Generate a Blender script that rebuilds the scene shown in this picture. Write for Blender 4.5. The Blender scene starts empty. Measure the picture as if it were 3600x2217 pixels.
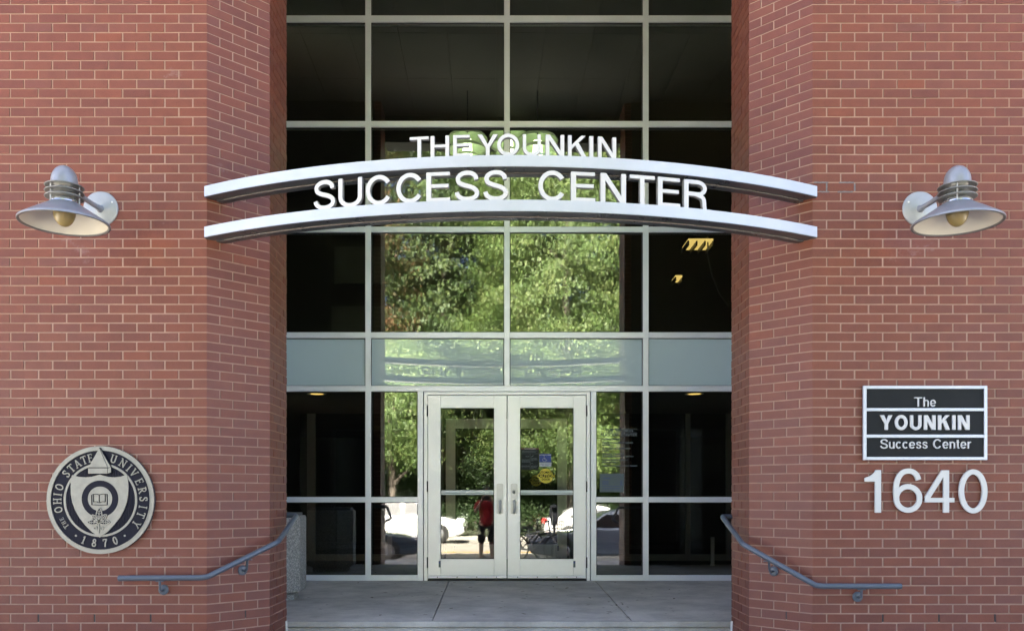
import bpy, bmesh, math, random
import numpy as np
from mathutils import Vector, Matrix, Euler
from mathutils.geometry import tessellate_polygon

random.seed(7)
rng = np.random.default_rng(7)
R = math.radians
C = bpy.context.scene.collection
sc = bpy.context.scene

# ------------------------------------------------------------------ camera
EYE = 1.75                      # camera height above the street
F, PX, PY = 3037.0, 1772.0, 1742.0     # focal length and principal point in pixels of the 3600 px photograph
cam = bpy.data.cameras.new('camera_view')
cam.sensor_width = 36.0
cam.lens = 36.0 * F / 3600.0
cam.shift_x = (1800.0 - PX) / 3600.0
cam.shift_y = (PY - 1108.5) / 3600.0
cam.clip_start = 0.02
cam.clip_end = 400
camo = bpy.data.objects.new('camera_view', cam)
camo.location = (0, 0, EYE)
camo.rotation_euler = (R(90), 0, 0)
C.objects.link(camo)
sc.camera = camo

# ------------------------------------------------------------------ light
SUN_EL, SUN_AZ = R(47), R(-14)            # sun stands behind the building (+Y), a little to the left
w = bpy.data.worlds.new('World')
sc.world = w
w.use_nodes = True
nt = w.node_tree
bg = nt.nodes['Background']
sky = nt.nodes.new('ShaderNodeTexSky')
sky.sky_type = 'NISHITA'
sky.sun_disc = False
sky.sun_elevation = SUN_EL
sky.sun_rotation = SUN_AZ
sky.air_density = 0.3
sky.dust_density = 3.0
sky.ozone_density = 0.0
nt.links.new(sky.outputs[0], bg.inputs[0])
bg.inputs[1].default_value = 0.075

sun = bpy.data.lights.new('sun', 'SUN')
sun.energy = 5.0
sun.angle = R(0.5)
sun.color = (1.0, 0.93, 0.82)
suno = bpy.data.objects.new('sun', sun)
sd = Vector((math.sin(SUN_AZ) * math.cos(SUN_EL), math.cos(SUN_AZ) * math.cos(SUN_EL), math.sin(SUN_EL)))
suno.rotation_euler = sd.to_track_quat('Z', 'Y').to_euler()
suno.location = (0, 20, 40)
C.objects.link(suno)

sc.view_settings.view_transform = 'Standard'
sc.view_settings.look = 'None'
sc.view_settings.gamma = 1.0
sc.view_settings.use_curve_mapping = False
sc.view_settings.exposure = 4.72
sc.render.engine = 'CYCLES'
sc.cycles.use_denoising = True
sc.cycles.max_bounces = 10
sc.cycles.transparent_max_bounces = 12
sc.cycles.sample_clamp_indirect = 6.0

# ------------------------------------------------------------------ helpers
LOC = {}


def tag(o, label=None, cat=None, group=None, kind=None):
    if label: o['label'] = label
    if cat: o['category'] = cat
    if group: o['group'] = group
    if kind: o['kind'] = kind
    return o


def thing(name, label, cat, loc=(0, 0, 0), group=None, rotz=0.0):
    o = bpy.data.objects.new(name, None)
    o.empty_display_size = 0.1
    o.location = loc
    o.rotation_euler = (0, 0, rotz)
    C.objects.link(o)
    LOC[o.name] = Vector(loc)
    return tag(o, label, cat, group)


class MB:
    """collects boxes, tubes, lathes and prisms; build() links them as ONE mesh object"""
    def __init__(s):
        s.v = []; s.f = []; s.m = []; s.sm = []

    def add(s, vs, fs, mi=0, smooth=False):
        b = len(s.v)
        s.v.extend([tuple(p) for p in vs])
        for f in fs:
            s.f.append(tuple(b + i for i in f)); s.m.append(mi); s.sm.append(smooth)
        return s

    def box(s, x0, x1, y0, y1, z0, z1, mi=0):
        vs = [(x0, y0, z0), (x1, y0, z0), (x1, y1, z0), (x0, y1, z0), (x0, y0, z1), (x1, y0, z1), (x1, y1, z1), (x0, y1, z1)]
        return s.add(vs, [(0, 3, 2, 1), (4, 5, 6, 7), (0, 1, 5, 4), (1, 2, 6, 5), (2, 3, 7, 6), (3, 0, 4, 7)], mi)

    def bbox(s, x0, x1, y0, y1, z0, z1, c=0.004, mi=0):
        """box with chamfered edges"""
        bm = bmesh.new()
        bmesh.ops.create_cube(bm, size=1)
        for v in bm.verts:
            v.co = Vector((x0 + (v.co.x + .5) * (x1 - x0), y0 + (v.co.y + .5) * (y1 - y0), z0 + (v.co.z + .5) * (z1 - z0)))
        bmesh.ops.bevel(bm, geom=bm.edges[:], offset=c, segments=1, affect='EDGES', profile=.5)
        bm.verts.index_update()
        s.add([v.co[:] for v in bm.verts], [[v.index for v in f.verts] for f in bm.faces], mi)
        bm.free()
        return s

    def tube(s, path, r, n=10, cap=True, mi=0):
        P = [Vector(p) for p in path]
        rr = r if hasattr(r, '__len__') else [r] * len(P)
        rings = []
        up = Vector((0, 0, 1))
        prev = None
        for i, p in enumerate(P):
            if i == 0: t = P[1] - P[0]
            elif i == len(P) - 1: t = P[-1] - P[-2]
            else: t = (P[i] - P[i - 1]).normalized() + (P[i + 1] - P[i]).normalized()
            t.normalize()
            if prev is None:
                a = t.cross(up)
                if a.length < 1e-3: a = t.cross(Vector((1, 0, 0)))
                a.normalize()
            else:
                a = prev - t * prev.dot(t)
                a.normalize()
            prev = a
            b = t.cross(a)
            rings.append([p + (a * math.cos(2 * math.pi * k / n) + b * math.sin(2 * math.pi * k / n)) * rr[i] for k in range(n)])
        vs = [q for ring in rings for q in ring]
        fs = []
        for i in range(len(P) - 1):
            for k in range(n):
                k2 = (k + 1) % n
                fs.append((i * n + k, i * n + k2, (i + 1) * n + k2, (i + 1) * n + k))
        s.add(vs, fs, mi, True)
        if cap:
            s.add(rings[0], [tuple(range(n))], mi)
            s.add(rings[-1], [tuple(reversed(range(n)))], mi)
        return s

    def lathe(s, prof, n=32, c=(0, 0, 0), axis='Z', mi=0, smooth=True):
        """prof: (radius, height) pairs"""
        vs = []; fs = []
        m = len(prof)
        for (r, h) in prof:
            for k in range(n):
                a = 2 * math.pi * k / n
                x, y = r * math.cos(a), r * math.sin(a)
                if axis == 'Z': p = (c[0] + x, c[1] + y, c[2] + h)
                elif axis == 'Y': p = (c[0] + x, c[1] + h, c[2] + y)
                else: p = (c[0] + h, c[1] + x, c[2] + y)
                vs.append(p)
        for i in range(m - 1):
            for k in range(n):
                k2 = (k + 1) % n
                fs.append((i * n + k, i * n + k2, (i + 1) * n + k2, (i + 1) * n + k))
        return s.add(vs, fs, mi, smooth)

    def prism(s, poly, z0, z1, mi=0):
        """plan polygon (x, y) extruded in z"""
        n = len(poly)
        vs = [(p[0], p[1], z0) for p in poly] + [(p[0], p[1], z1) for p in poly]
        fs = [(i, (i + 1) % n, n + (i + 1) % n, n + i) for i in range(n)]
        tri = tessellate_polygon([[Vector((p[0], p[1], 0)) for p in poly]])
        for t in tri:
            fs.append((t[0], t[2], t[1])); fs.append((n + t[0], n + t[1], n + t[2]))
        return s.add(vs, fs, mi)

    def plate(s, poly, y0, y1, mi=0):
        """front polygon (x, z) extruded in y (y0 is the side seen)"""
        n = len(poly)
        vs = [(p[0], y0, p[1]) for p in poly] + [(p[0], y1, p[1]) for p in poly]
        fs = [(i, (i + 1) % n, n + (i + 1) % n, n + i) for i in range(n)]
        for t in tessellate_polygon([[Vector((p[0], p[1], 0)) for p in poly]]):
            fs.append((t[0], t[1], t[2])); fs.append((n + t[0], n + t[2], n + t[1]))
        return s.add(vs, fs, mi)

    def stroke(s, pts, wd, y0, y1, closed=False, mi=0):
        """a bar of width wd along pts (x, z), seen at y0"""
        P = [Vector((p[0], p[1])) for p in pts]
        n = len(P)
        L = []; Q = []
        for i in range(n):
            if closed:
                d0 = (P[i] - P[i - 1]).normalized(); d1 = (P[(i + 1) % n] - P[i]).normalized()
            else:
                d0 = (P[i] - P[i - 1]).normalized() if i else (P[1] - P[0]).normalized()
                d1 = (P[i + 1] - P[i]).normalized() if i < n - 1 else d0
            t = (d0 + d1)
            if t.length < 1e-6: t = d1
            t.normalize()
            nn = Vector((-t.y, t.x))
            k = 1.0 / max(.5, nn.dot(Vector((-d1.y, d1.x))))
            L.append(P[i] + nn * wd / 2 * k); Q.append(P[i] - nn * wd / 2 * k)
        vs = []
        for i in range(n):
            vs += [(L[i].x, y0, L[i].y), (Q[i].x, y0, Q[i].y), (Q[i].x, y1, Q[i].y), (L[i].x, y1, L[i].y)]
        fs = []
        for i in range(n if closed else n - 1):
            a, b = 4 * i, 4 * ((i + 1) % n)
            for k in range(4):
                fs.append((a + k, a + (k + 1) % 4, b + (k + 1) % 4, b + k))
        if not closed:
            fs.append((0, 3, 2, 1)); e = 4 * (n - 1); fs.append((e, e + 1, e + 2, e + 3))
        return s.add(vs, fs, mi)

    def mesh(s, name, mats, off=None):
        me = bpy.data.meshes.new(name)
        vs = s.v if off is None else [(p[0] - off[0], p[1] - off[1], p[2] - off[2]) for p in s.v]
        me.from_pydata(vs, [], s.f)
        for m in (mats if isinstance(mats, (list, tuple)) else [mats]): me.materials.append(m)
        me.polygons.foreach_set('material_index', s.m)
        me.polygons.foreach_set('use_smooth', s.sm)
        me.update()
        bm = bmesh.new(); bm.from_mesh(me)
        bmesh.ops.recalc_face_normals(bm, faces=bm.faces[:])
        bm.to_mesh(me); bm.free()
        return me

    def build(s, name, mats, parent=None, world=True):
        off = None
        if parent is not None and world:
            off = LOC.get(parent.name)
        me = s.mesh(name, mats, off)
        o = bpy.data.objects.new(name, me)
        C.objects.link(o)
        if parent is not None:
            o.parent = parent
            LOC[o.name] = LOC.get(parent.name, Vector((0, 0, 0)))
        return o


def box(x0, x1, y0, y1, z0, z1): return MB().box(x0, x1, y0, y1, z0, z1)


def copy_tree(o, parent=None):
    c = o.copy()
    C.objects.link(c)
    if parent is not None: c.parent = parent
    for ch in list(o.children): copy_tree(ch, c)
    return c


# ------------------------------------------------------------------ materials
def new_mat(name):
    m = bpy.data.materials.new(name)
    m.use_nodes = True
    return m, m.node_tree, m.node_tree.nodes['Principled BSDF']


def mat(name, col, rough=.6, metal=0.0, var=0.0, scale=8.0, bump=0.0, bscale=60.0, coat=0.0, spec=.5, emit=None, estr=0.0, stretch=None):
    m, t, b = new_mat(name)
    b.inputs['Base Color'].default_value = (*col, 1)
    b.inputs['Roughness'].default_value = rough
    b.inputs['Metallic'].default_value = metal
    b.inputs['Specular IOR Level'].default_value = spec
    b.inputs['Coat Weight'].default_value = coat
    b.inputs['Coat Roughness'].default_value = 0.0
    b.inputs['Coat IOR'].default_value = 3.0 if name.startswith('frosted') else 1.5
    if emit:
        b.inputs['Emission Color'].default_value = (*emit, 1)
        b.inputs['Emission Strength'].default_value = estr
    if var or bump:
        g = t.nodes.new('ShaderNodeNewGeometry')
        mp = t.nodes.new('ShaderNodeMapping')
        t.links.new(g.outputs['Position'], mp.inputs[0])
        if stretch: mp.inputs['Scale'].default_value = stretch
    if var:
        n = t.nodes.new('ShaderNodeTexNoise'); n.inputs['Scale'].default_value = scale
        n.inputs['Detail'].default_value = 6; n.inputs['Roughness'].default_value = .65
        t.links.new(mp.outputs[0], n.inputs[0])
        r = t.nodes.new('ShaderNodeMapRange')
        r.inputs['From Min'].default_value = .25; r.inputs['From Max'].default_value = .75
        r.inputs['To Min'].default_value = 1 - var; r.inputs['To Max'].default_value = 1 + var
        t.links.new(n.outputs[0], r.inputs[0])
        mx = t.nodes.new('ShaderNodeVectorMath'); mx.operation = 'SCALE'
        mx.inputs[0].default_value = col
        t.links.new(r.outputs[0], mx.inputs['Scale'])
        t.links.new(mx.outputs[0], b.inputs['Base Color'])
        r2 = t.nodes.new('ShaderNodeMapRange')
        r2.inputs['To Min'].default_value = max(.02, rough - .12); r2.inputs['To Max'].default_value = min(1, rough + .12)
        t.links.new(n.outputs[0], r2.inputs[0]); t.links.new(r2.outputs[0], b.inputs['Roughness'])
    if bump:
        n2 = t.nodes.new('ShaderNodeTexNoise'); n2.inputs['Scale'].default_value = bscale
        n2.inputs['Detail'].default_value = 4
        t.links.new(mp.outputs[0], n2.inputs[0])
        bp = t.nodes.new('ShaderNodeBump'); bp.inputs['Strength'].default_value = 1.0
        bp.inputs['Distance'].default_value = bump
        t.links.new(n2.outputs[0], bp.inputs['Height']); t.links.new(bp.outputs[0], b.inputs['Normal'])
    return m


def brick_mat():
    m, t, b = new_mat('fired_brick')
    L = t.links.new
    oi = t.nodes.new('ShaderNodeObjectInfo')
    g = t.nodes.new('ShaderNodeNewGeometry')
    a = t.nodes.new('ShaderNodeMath'); a.operation = 'ADD'
    L(oi.outputs['Random'], a.inputs[0]); L(g.outputs['Random Per Island'], a.inputs[1])
    fr = t.nodes.new('ShaderNodeMath'); fr.operation = 'FRACT'; L(a.outputs[0], fr.inputs[0])
    cr = t.nodes.new('ShaderNodeValToRGB')
    cr.color_ramp.interpolation = 'LINEAR'
    e = cr.color_ramp.elements
    e[0].position = 0; e[0].color = (.124, .038, .025, 1)
    e[1].position = 1; e[1].color = (.166, .047, .025, 1)
    for p, c in ((.15, (.138, .042, .027)), (.45, (.148, .044, .026)), (.7, (.151, .048, .029)), (.86, (.136, .046, .033))):
        k = e.new(p); k.color = (*c, 1)
    L(fr.outputs[0], cr.inputs[0])
    n = t.nodes.new('ShaderNodeTexNoise'); n.inputs['Scale'].default_value = 9; n.inputs['Detail'].default_value = 8; n.inputs['Roughness'].default_value = .7
    L(g.outputs['Position'], n.inputs[0])
    r = t.nodes.new('ShaderNodeMapRange'); r.inputs['From Min'].default_value = .25; r.inputs['From Max'].default_value = .75
    r.inputs['To Min'].default_value = .86; r.inputs['To Max'].default_value = 1.14
    L(n.outputs[0], r.inputs[0])
    sv = t.nodes.new('ShaderNodeVectorMath'); sv.operation = 'SCALE'
    L(cr.outputs[0], sv.inputs[0]); L(r.outputs[0], sv.inputs['Scale'])
    # fine dark specks
    vo = t.nodes.new('ShaderNodeTexNoise'); vo.inputs['Scale'].default_value = 170; vo.inputs['Detail'].default_value = 3
    L(g.outputs['Position'], vo.inputs[0])
    r3 = t.nodes.new('ShaderNodeMapRange'); r3.inputs['From Min'].default_value = .3; r3.inputs['From Max'].default_value = .45
    r3.inputs['To Min'].default_value = .8; r3.inputs['To Max'].default_value = 1.0
    L(vo.outputs[0], r3.inputs[0])
    sv2 = t.nodes.new('ShaderNodeVectorMath'); sv2.operation = 'SCALE'
    L(sv.outputs[0], sv2.inputs[0]); L(r3.outputs[0], sv2.inputs['Scale'])
    # pale lime smears, few and faint
    ns = t.nodes.new('ShaderNodeTexNoise'); ns.inputs['Scale'].default_value = 1.5; ns.inputs['Detail'].default_value = 9; ns.inputs['Roughness'].default_value = .72
    mp = t.nodes.new('ShaderNodeMapping'); mp.inputs['Scale'].default_value = (1.0, 1.0, 1.6); mp.inputs['Location'].default_value = (3.1, 0, 8.2)
    L(g.outputs['Position'], mp.inputs[0]); L(mp.outputs[0], ns.inputs[0])
    rs = t.nodes.new('ShaderNodeMapRange'); rs.inputs['From Min'].default_value = .65; rs.inputs['From Max'].default_value = .82
    rs.inputs['To Min'].default_value = 0; rs.inputs['To Max'].default_value = .5
    L(ns.outputs[0], rs.inputs[0])
    mx = t.nodes.new('ShaderNodeMix'); mx.data_type = 'RGBA'
    L(rs.outputs[0], mx.inputs['Factor']); L(sv2.outputs[0], mx.inputs['A']); mx.inputs['B'].default_value = (.5, .42, .4, 1)
    L(mx.outputs['Result'], b.inputs['Base Color'])
    b.inputs['Roughness'].default_value = .45
    b.inputs['Specular IOR Level'].default_value = .28
    nb = t.nodes.new('ShaderNodeTexNoise'); nb.inputs['Scale'].default_value = 120; nb.inputs['Detail'].default_value = 4
    L(g.outputs['Position'], nb.inputs[0])
    bp = t.nodes.new('ShaderNodeBump'); bp.inputs['Distance'].default_value = .0012; bp.inputs['Strength'].default_value = .8
    L(nb.outputs[0], bp.inputs['Height']); L(bp.outputs[0], b.inputs['Normal'])
    return m


def glass_mat(name, refl, tint, wob=1.0, edge=.6):
    """coated sheet glass: clear mirror-like reflection over a tinted see-through pane"""
    m, t, b = new_mat(name)
    t.nodes.remove(b)
    out = t.nodes['Material Output']
    L = t.links.new
    g = t.nodes.new('ShaderNodeNewGeometry')
    mp = t.nodes.new('ShaderNodeMapping'); mp.inputs['Scale'].default_value = (1.5, 1.5, 4.0)
    L(g.outputs['Position'], mp.inputs[0])
    n = t.nodes.new('ShaderNodeTexNoise'); n.inputs['Scale'].default_value = 2.6; n.inputs['Detail'].default_value = 2.5; n.inputs['Roughness'].default_value = .5
    L(mp.outputs[0], n.inputs[0])
    bp = t.nodes.new('ShaderNodeBump'); bp.inputs['Distance'].default_value = .00055 * wob; bp.inputs['Strength'].default_value = 1
    L(n.outputs[0], bp.inputs['Height'])
    gl = t.nodes.new('ShaderNodeBsdfGlossy'); gl.inputs['Roughness'].default_value = 0.021 * wob ** .5 * 1.8
    gl.inputs['Color'].default_value = (.97, 1.0, .96, 1)
    L(bp.outputs[0], gl.inputs['Normal'])
    tr = t.nodes.new('ShaderNodeBsdfTransparent'); tr.inputs[0].default_value = (*tint, 1)
    lw = t.nodes.new('ShaderNodeLayerWeight'); lw.inputs[0].default_value = .25
    r = t.nodes.new('ShaderNodeMapRange'); r.inputs['To Min'].default_value = refl; r.inputs['To Max'].default_value = .95
    pw = t.nodes.new('ShaderNodeMath'); pw.operation = 'POWER'; pw.inputs[1].default_value = 2.5
    L(lw.outputs['Facing'], pw.inputs[0]); L(pw.outputs[0], r.inputs[0])
    mx = t.nodes.new('ShaderNodeMixShader')
    L(r.outputs[0], mx.inputs[0]); L(tr.outputs[0], mx.inputs[1]); L(gl.outputs[0], mx.inputs[2])
    L(mx.outputs[0], out.inputs[0])
    return m


def leaf_mat(name, c0, c1, c2):
    m, t, b = new_mat(name)
    L = t.links.new
    g = t.nodes.new('ShaderNodeNewGeometry')
    n = t.nodes.new('ShaderNodeTexNoise'); n.inputs['Scale'].default_value = .7; n.inputs['Detail'].default_value = 3
    L(g.outputs['Position'], n.inputs[0])
    a = t.nodes.new('ShaderNodeMath'); a.operation = 'MULTIPLY_ADD'; a.inputs[1].default_value = .45
    L(g.outputs['Random Per Island'], a.inputs[0]); L(n.outputs[0], a.inputs[2])
    cr = t.nodes.new('ShaderNodeValToRGB')
    e = cr.color_ramp.elements
    e[0].position = .35; e[0].color = (*c0, 1); e[1].position = 1.0; e[1].color = (*c2, 1)
    k = e.new(.68); k.color = (*c1, 1)
    L(a.outputs[0], cr.inputs[0]); L(cr.outputs[0], b.inputs['Base Color'])
    b.inputs['Roughness'].default_value = .6
    tl = t.nodes.new('ShaderNodeBsdfTranslucent'); L(cr.outputs[0], tl.inputs[0])
    mx = t.nodes.new('ShaderNodeMixShader'); mx.inputs[0].default_value = .42
    L(b.outputs[0], mx.inputs[1]); L(tl.outputs[0], mx.inputs[2])
    L(mx.outputs[0], t.nodes['Material Output'].inputs[0])
    return m


def concrete_mat(name, col, spots=True):
    m, t, b = new_mat(name)
    L = t.links.new
    g = t.nodes.new('ShaderNodeNewGeometry')
    n = t.nodes.new('ShaderNodeTexNoise'); n.inputs['Scale'].default_value = 2.3; n.inputs['Detail'].default_value = 8; n.inputs['Roughness'].default_value = .68
    L(g.outputs['Position'], n.inputs[0])
    r = t.nodes.new('ShaderNodeMapRange'); r.inputs['From Min'].default_value = .3; r.inputs['From Max'].default_value = .7
    r.inputs['To Min'].default_value = .62; r.inputs['To Max'].default_value = 1.22
    L(n.outputs[0], r.inputs[0])
    n3 = t.nodes.new('ShaderNodeTexNoise'); n3.inputs['Scale'].default_value = 90; n3.inputs['Detail'].default_value = 3
    L(g.outputs['Position'], n3.inputs[0])
    r3 = t.nodes.new('ShaderNodeMapRange'); r3.inputs['To Min'].default_value = .85; r3.inputs['To Max'].default_value = 1.15
    L(n3.outputs[0], r3.inputs[0])
    mu = t.nodes.new('ShaderNodeMath'); mu.operation = 'MULTIPLY'
    L(r.outputs[0], mu.inputs[0]); L(r3.outputs[0], mu.inputs[1])
    last = mu
    if spots:    # old chewing gum and drip stains
        vo = t.nodes.new('ShaderNodeTexVoronoi'); vo.inputs['Scale'].default_value = 5.2; vo.inputs['Randomness'].default_value = 1
        L(g.outputs['Position'], vo.inputs[0])
        nn = t.nodes.new('ShaderNodeTexNoise'); nn.inputs['Scale'].default_value = 40
        L(g.outputs['Position'], nn.inputs[0])
        ad = t.nodes.new('ShaderNodeMath'); ad.operation = 'MULTIPLY_ADD'; ad.inputs[1].default_value = .03
        L(nn.outputs[0], ad.inputs[0]); L(vo.outputs['Distance'], ad.inputs[2])
        rs = t.nodes.new('ShaderNodeMapRange'); rs.inputs['From Min'].default_value = .075; rs.inputs['From Max'].default_value = .1
        rs.inputs['To Min'].default_value = .38; rs.inputs['To Max'].default_value = 1
        L(ad.outputs[0], rs.inputs[0])
        m2 = t.nodes.new('ShaderNodeMath'); m2.operation = 'MULTIPLY'
        L(mu.outputs[0], m2.inputs[0]); L(rs.outputs[0], m2.inputs[1]); last = m2
    sv = t.nodes.new('ShaderNodeVectorMath'); sv.operation = 'SCALE'; sv.inputs[0].default_value = col
    L(last.outputs[0], sv.inputs['Scale']); L(sv.outputs[0], b.inputs['Base Color'])
    b.inputs['Roughness'].default_value = .7
    bp = t.nodes.new('ShaderNodeBump'); bp.inputs['Distance'].default_value = .002; bp.inputs['Strength'].default_value = .6
    L(n3.outputs[0], bp.inputs['Height']); L(bp.outputs[0], b.inputs['Normal'])
    return m


def pebble_mat(name):
    """exposed aggregate"""
    m, t, b = new_mat(name)
    L = t.links.new
    g = t.nodes.new('ShaderNodeNewGeometry')
    vo = t.nodes.new('ShaderNodeTexVoronoi'); vo.inputs['Scale'].default_value = 105
    L(g.outputs['Position'], vo.inputs[0])
    hs = t.nodes.new('ShaderNodeSeparateColor'); L(vo.outputs['Color'], hs.inputs[0])
    cr = t.nodes.new('ShaderNodeValToRGB')
    e = cr.color_ramp.elements
    e[0].color = (.16, .155, .135, 1); e[1].color = (.40, .385, .33, 1)
    k = e.new(.55); k.color = (.27, .255, .215, 1)
    L(hs.outputs[0], cr.inputs[0]); L(cr.outputs[0], b.inputs['Base Color'])
    b.inputs['Roughness'].default_value = .75
    iv = t.nodes.new('ShaderNodeMath'); iv.operation = 'MULTIPLY'; iv.inputs[1].default_value = -1
    L(vo.outputs['Distance'], iv.inputs[0])
    bp = t.nodes.new('ShaderNodeBump'); bp.inputs['Distance'].default_value = .006; bp.inputs['Strength'].default_value = 1
    L(iv.outputs[0], bp.inputs['Height']); L(bp.outputs[0], b.inputs['Normal'])
    return m


M = {}
M['brick'] = brick_mat()
M['mortar'] = mat('mortar', (.31, .195, .145), .85, var=.16, scale=14, bump=.002, bscale=160)
M['brick_far'] = mat('brick_far', (.22, .09, .065), .8, var=.25, scale=3)
M['frame'] = mat('satin_aluminium', (.83, .84, .87), .5, metal=.75, var=.05, scale=3)
M['door_paint'] = mat('door_aluminium', (.90, .895, .88), .5, metal=.7, var=.03, scale=4)
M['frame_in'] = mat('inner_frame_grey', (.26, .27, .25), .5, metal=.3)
M['gasket'] = mat('rubber_gasket', (.012, .012, .012), .6)
M['glass'] = glass_mat('coated_glass', .215, (.42, .46, .41), .30)
M['glass_door'] = glass_mat('door_glass', .11, (.50, .54, .48), .12)
M['glass_in'] = glass_mat('inner_glass', .08, (.6, .64, .6), .4)
M['frost'] = mat('frosted_glass_panel', (.53, .66, .67), .5, var=.03, scale=.8, coat=1.0)
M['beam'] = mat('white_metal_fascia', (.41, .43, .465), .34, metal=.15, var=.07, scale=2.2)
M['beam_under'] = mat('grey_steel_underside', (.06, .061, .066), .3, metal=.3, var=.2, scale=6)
M['weld'] = mat('weld_bead', (.16, .14, .13), .8, var=.5, scale=40)
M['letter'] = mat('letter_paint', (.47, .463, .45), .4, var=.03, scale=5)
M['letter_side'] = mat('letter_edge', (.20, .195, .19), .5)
M['white_sign'] = mat('white_numeral', (.50, .49, .46), .4, var=.02)
M['alu'] = mat('brushed_aluminium_trim', (.47, .48, .51), .35, metal=.35, var=.06, scale=9, stretch=(.2, 1, 3))
M['black_panel'] = mat('black_panel', (.011, .012, .013), .42, var=.2, scale=5, spec=.12)
M['lamp_top'] = mat('galvanised_grey_paint', (.235, .245, .27), .42, metal=.35, var=.10, scale=30)
M['lamp_ring'] = mat('galvanised_ring', (.175, .175, .17), .5, metal=.4, var=.08, scale=20)
M['lamp_in'] = mat('shade_inside_enamel', (.56, .535, .445), .45)
M['lamp_neck'] = mat('polished_collar', (.72, .725, .73), .16, metal=.9)
M['plate'] = mat('brushed_wall_plate', (.33, .33, .325), .4, metal=.3, var=.06, scale=30)
M['bulb'] = mat('amber_globe', (.21, .16, .06), .38, coat=.06)
M['bronze'] = mat('pale_bronze', (.225, .215, .182), .4, metal=.45, var=.2, scale=14)
M['navy'] = mat('navy_enamel', (.009, .009, .016), .5, var=.2, scale=12, spec=.12)
M['disc_edge'] = mat('disc_edge_dark', (.02, .02, .025), .6)
M['rail'] = mat('blue_grey_paint', (.066, .08, .098), .33, var=.12, scale=18, bump=.0006, bscale=30)
M['concrete'] = concrete_mat('landing_concrete', (.46, .42, .37))
M['concrete_step'] = concrete_mat('step_concrete', (.30, .285, .25), False)
M['pave'] = concrete_mat('pavement_concrete', (.40, .385, .35), False)
M['pebble'] = pebble_mat('exposed_aggregate')
M['dark_lid'] = mat('dark_lid', (.03, .032, .036), .5)
M['asphalt'] = mat('worn_road', (.25, .23, .20), .85, var=.2, scale=1.2, bump=.003, bscale=120)
M['yellow'] = mat('road_yellow', (.42, .20, .012), .7, var=.12, scale=10)
M['kerb'] = mat('kerb_stone', (.33, .31, .28), .8, var=.15, scale=3)
M['lawn'] = mat('lawn_green', (.045, .085, .02), .9, var=.35, scale=2.5)
M['soffit'] = mat('soffit_grey', (.055, .063, .057), .8, var=.04, scale=1)
M['render_wall'] = mat('recess_wall', (.66, .63, .58), .8, var=.06)
M['back_shade'] = mat('pier_back_shade', (.014, .013, .012), .7, var=.1)  # near-black colour standing for the shade on the pier backs
M['roofing'] = mat('flat_roof', (.2, .2, .2), .9)
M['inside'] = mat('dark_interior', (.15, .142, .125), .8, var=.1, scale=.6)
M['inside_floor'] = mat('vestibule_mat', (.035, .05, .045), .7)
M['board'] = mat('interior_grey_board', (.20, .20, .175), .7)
M['lit_warm'] = mat('lit_recessed_lamp', (.8, .6, .3), .5, emit=(1.0, .62, .18), estr=0.13)
M['lit_troffer'] = mat('lit_ceiling_panel', (.8, .6, .3), .5, emit=(1.0, .66, .20), estr=0.085)
M['lit_pendant'] = mat('lit_pendant_shade', (.55, .64, .42), .5, emit=(.78, .95, .5), estr=0.012)
M['pendant_lamp'] = mat('lit_pendant_core', (.9, .95, .8), .4, emit=(.92, 1.0, .72), estr=0.35)
M['chrome'] = mat('worn_chrome', (.70, .685, .65), .45, metal=.45, var=.08, scale=20)
M['dark_metal'] = mat('dark_metal', (.05, .05, .05), .45, metal=.5)
M['blue_sign'] = mat('sign_blue', (.008, .036, .24), .4)
M['white_print'] = mat('white_print', (.55, .55, .55), .5)
M['grey_print'] = mat('etched_vinyl', (.13, .155, .155), .6)
M['yellow_sign'] = mat('sign_yellow', (.66, .52, .03), .4)
M['black_print'] = mat('black_print', (.008, .008, .008), .6, spec=.1)
M['blue_print'] = mat('blue_print', (.05, .08, .25), .5)
M['notice_dark'] = mat('notice_charcoal', (.02, .024, .022), .5, spec=.15)
M['notice_red'] = mat('notice_red', (.12, .025, .02), .5)
M['paper'] = mat('posted_paper', (.11, .14, .14), .6)
M['tyre'] = mat('tyre_rubber', (.015, .015, .015), .7)
M['rim'] = mat('alloy_rim', (.5, .5, .5), .3, metal=.7)
M['car_white'] = mat('car_white', (.50, .50, .49), .25, coat=.8)
M['car_navy'] = mat('car_dark_blue', (.02, .035, .055), .25, coat=.9)
M['car_silver'] = mat('car_blue_silver', (.17, .21, .27), .28, metal=.4, coat=.8)
M['car_glass'] = mat('car_glass', (.012, .016, .018), .06, coat=.5)
M['car_lamp'] = mat('car_headlamp', (.55, .55, .55), .15, coat=.6)
M['tail_red'] = mat('car_tail_lamp', (.32, .01, .01), .2, coat=.6)
M['trunk'] = mat('bark', (.07, .055, .042), .9, var=.3, scale=6, bump=.02, bscale=10)
M['leaf_a'] = leaf_mat('leaf_mid', (.033, .06, .015), (.084, .14, .032), (.14, .17, .052))
M['leaf_b'] = leaf_mat('leaf_deep', (.018, .038, .011), (.05, .092, .022), (.10, .13, .035))
M['leaf_c'] = leaf_mat('leaf_autumn', (.05, .05, .014), (.13, .11, .03), (.20, .085, .035))
M['leaf_d'] = leaf_mat('leaf_dark_russet', (.02, .032, .012), (.05, .07, .02), (.16, .075, .035))
M['hedge'] = leaf_mat('leaf_hedge', (.015, .03, .01), (.03, .06, .016), (.05, .08, .022))
M['skin'] = mat('skin', (.46, .27, .19), .5)
M['shirt'] = mat('red_cotton', (.36, .012, .018), .8)
M['shorts'] = mat('black_cloth', (.012, .012, .014), .85)
M['hair'] = mat('dark_hair', (.02, .014, .01), .6)
M['camera'] = mat('camera_black', (.012, .012, .012), .4)
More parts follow.
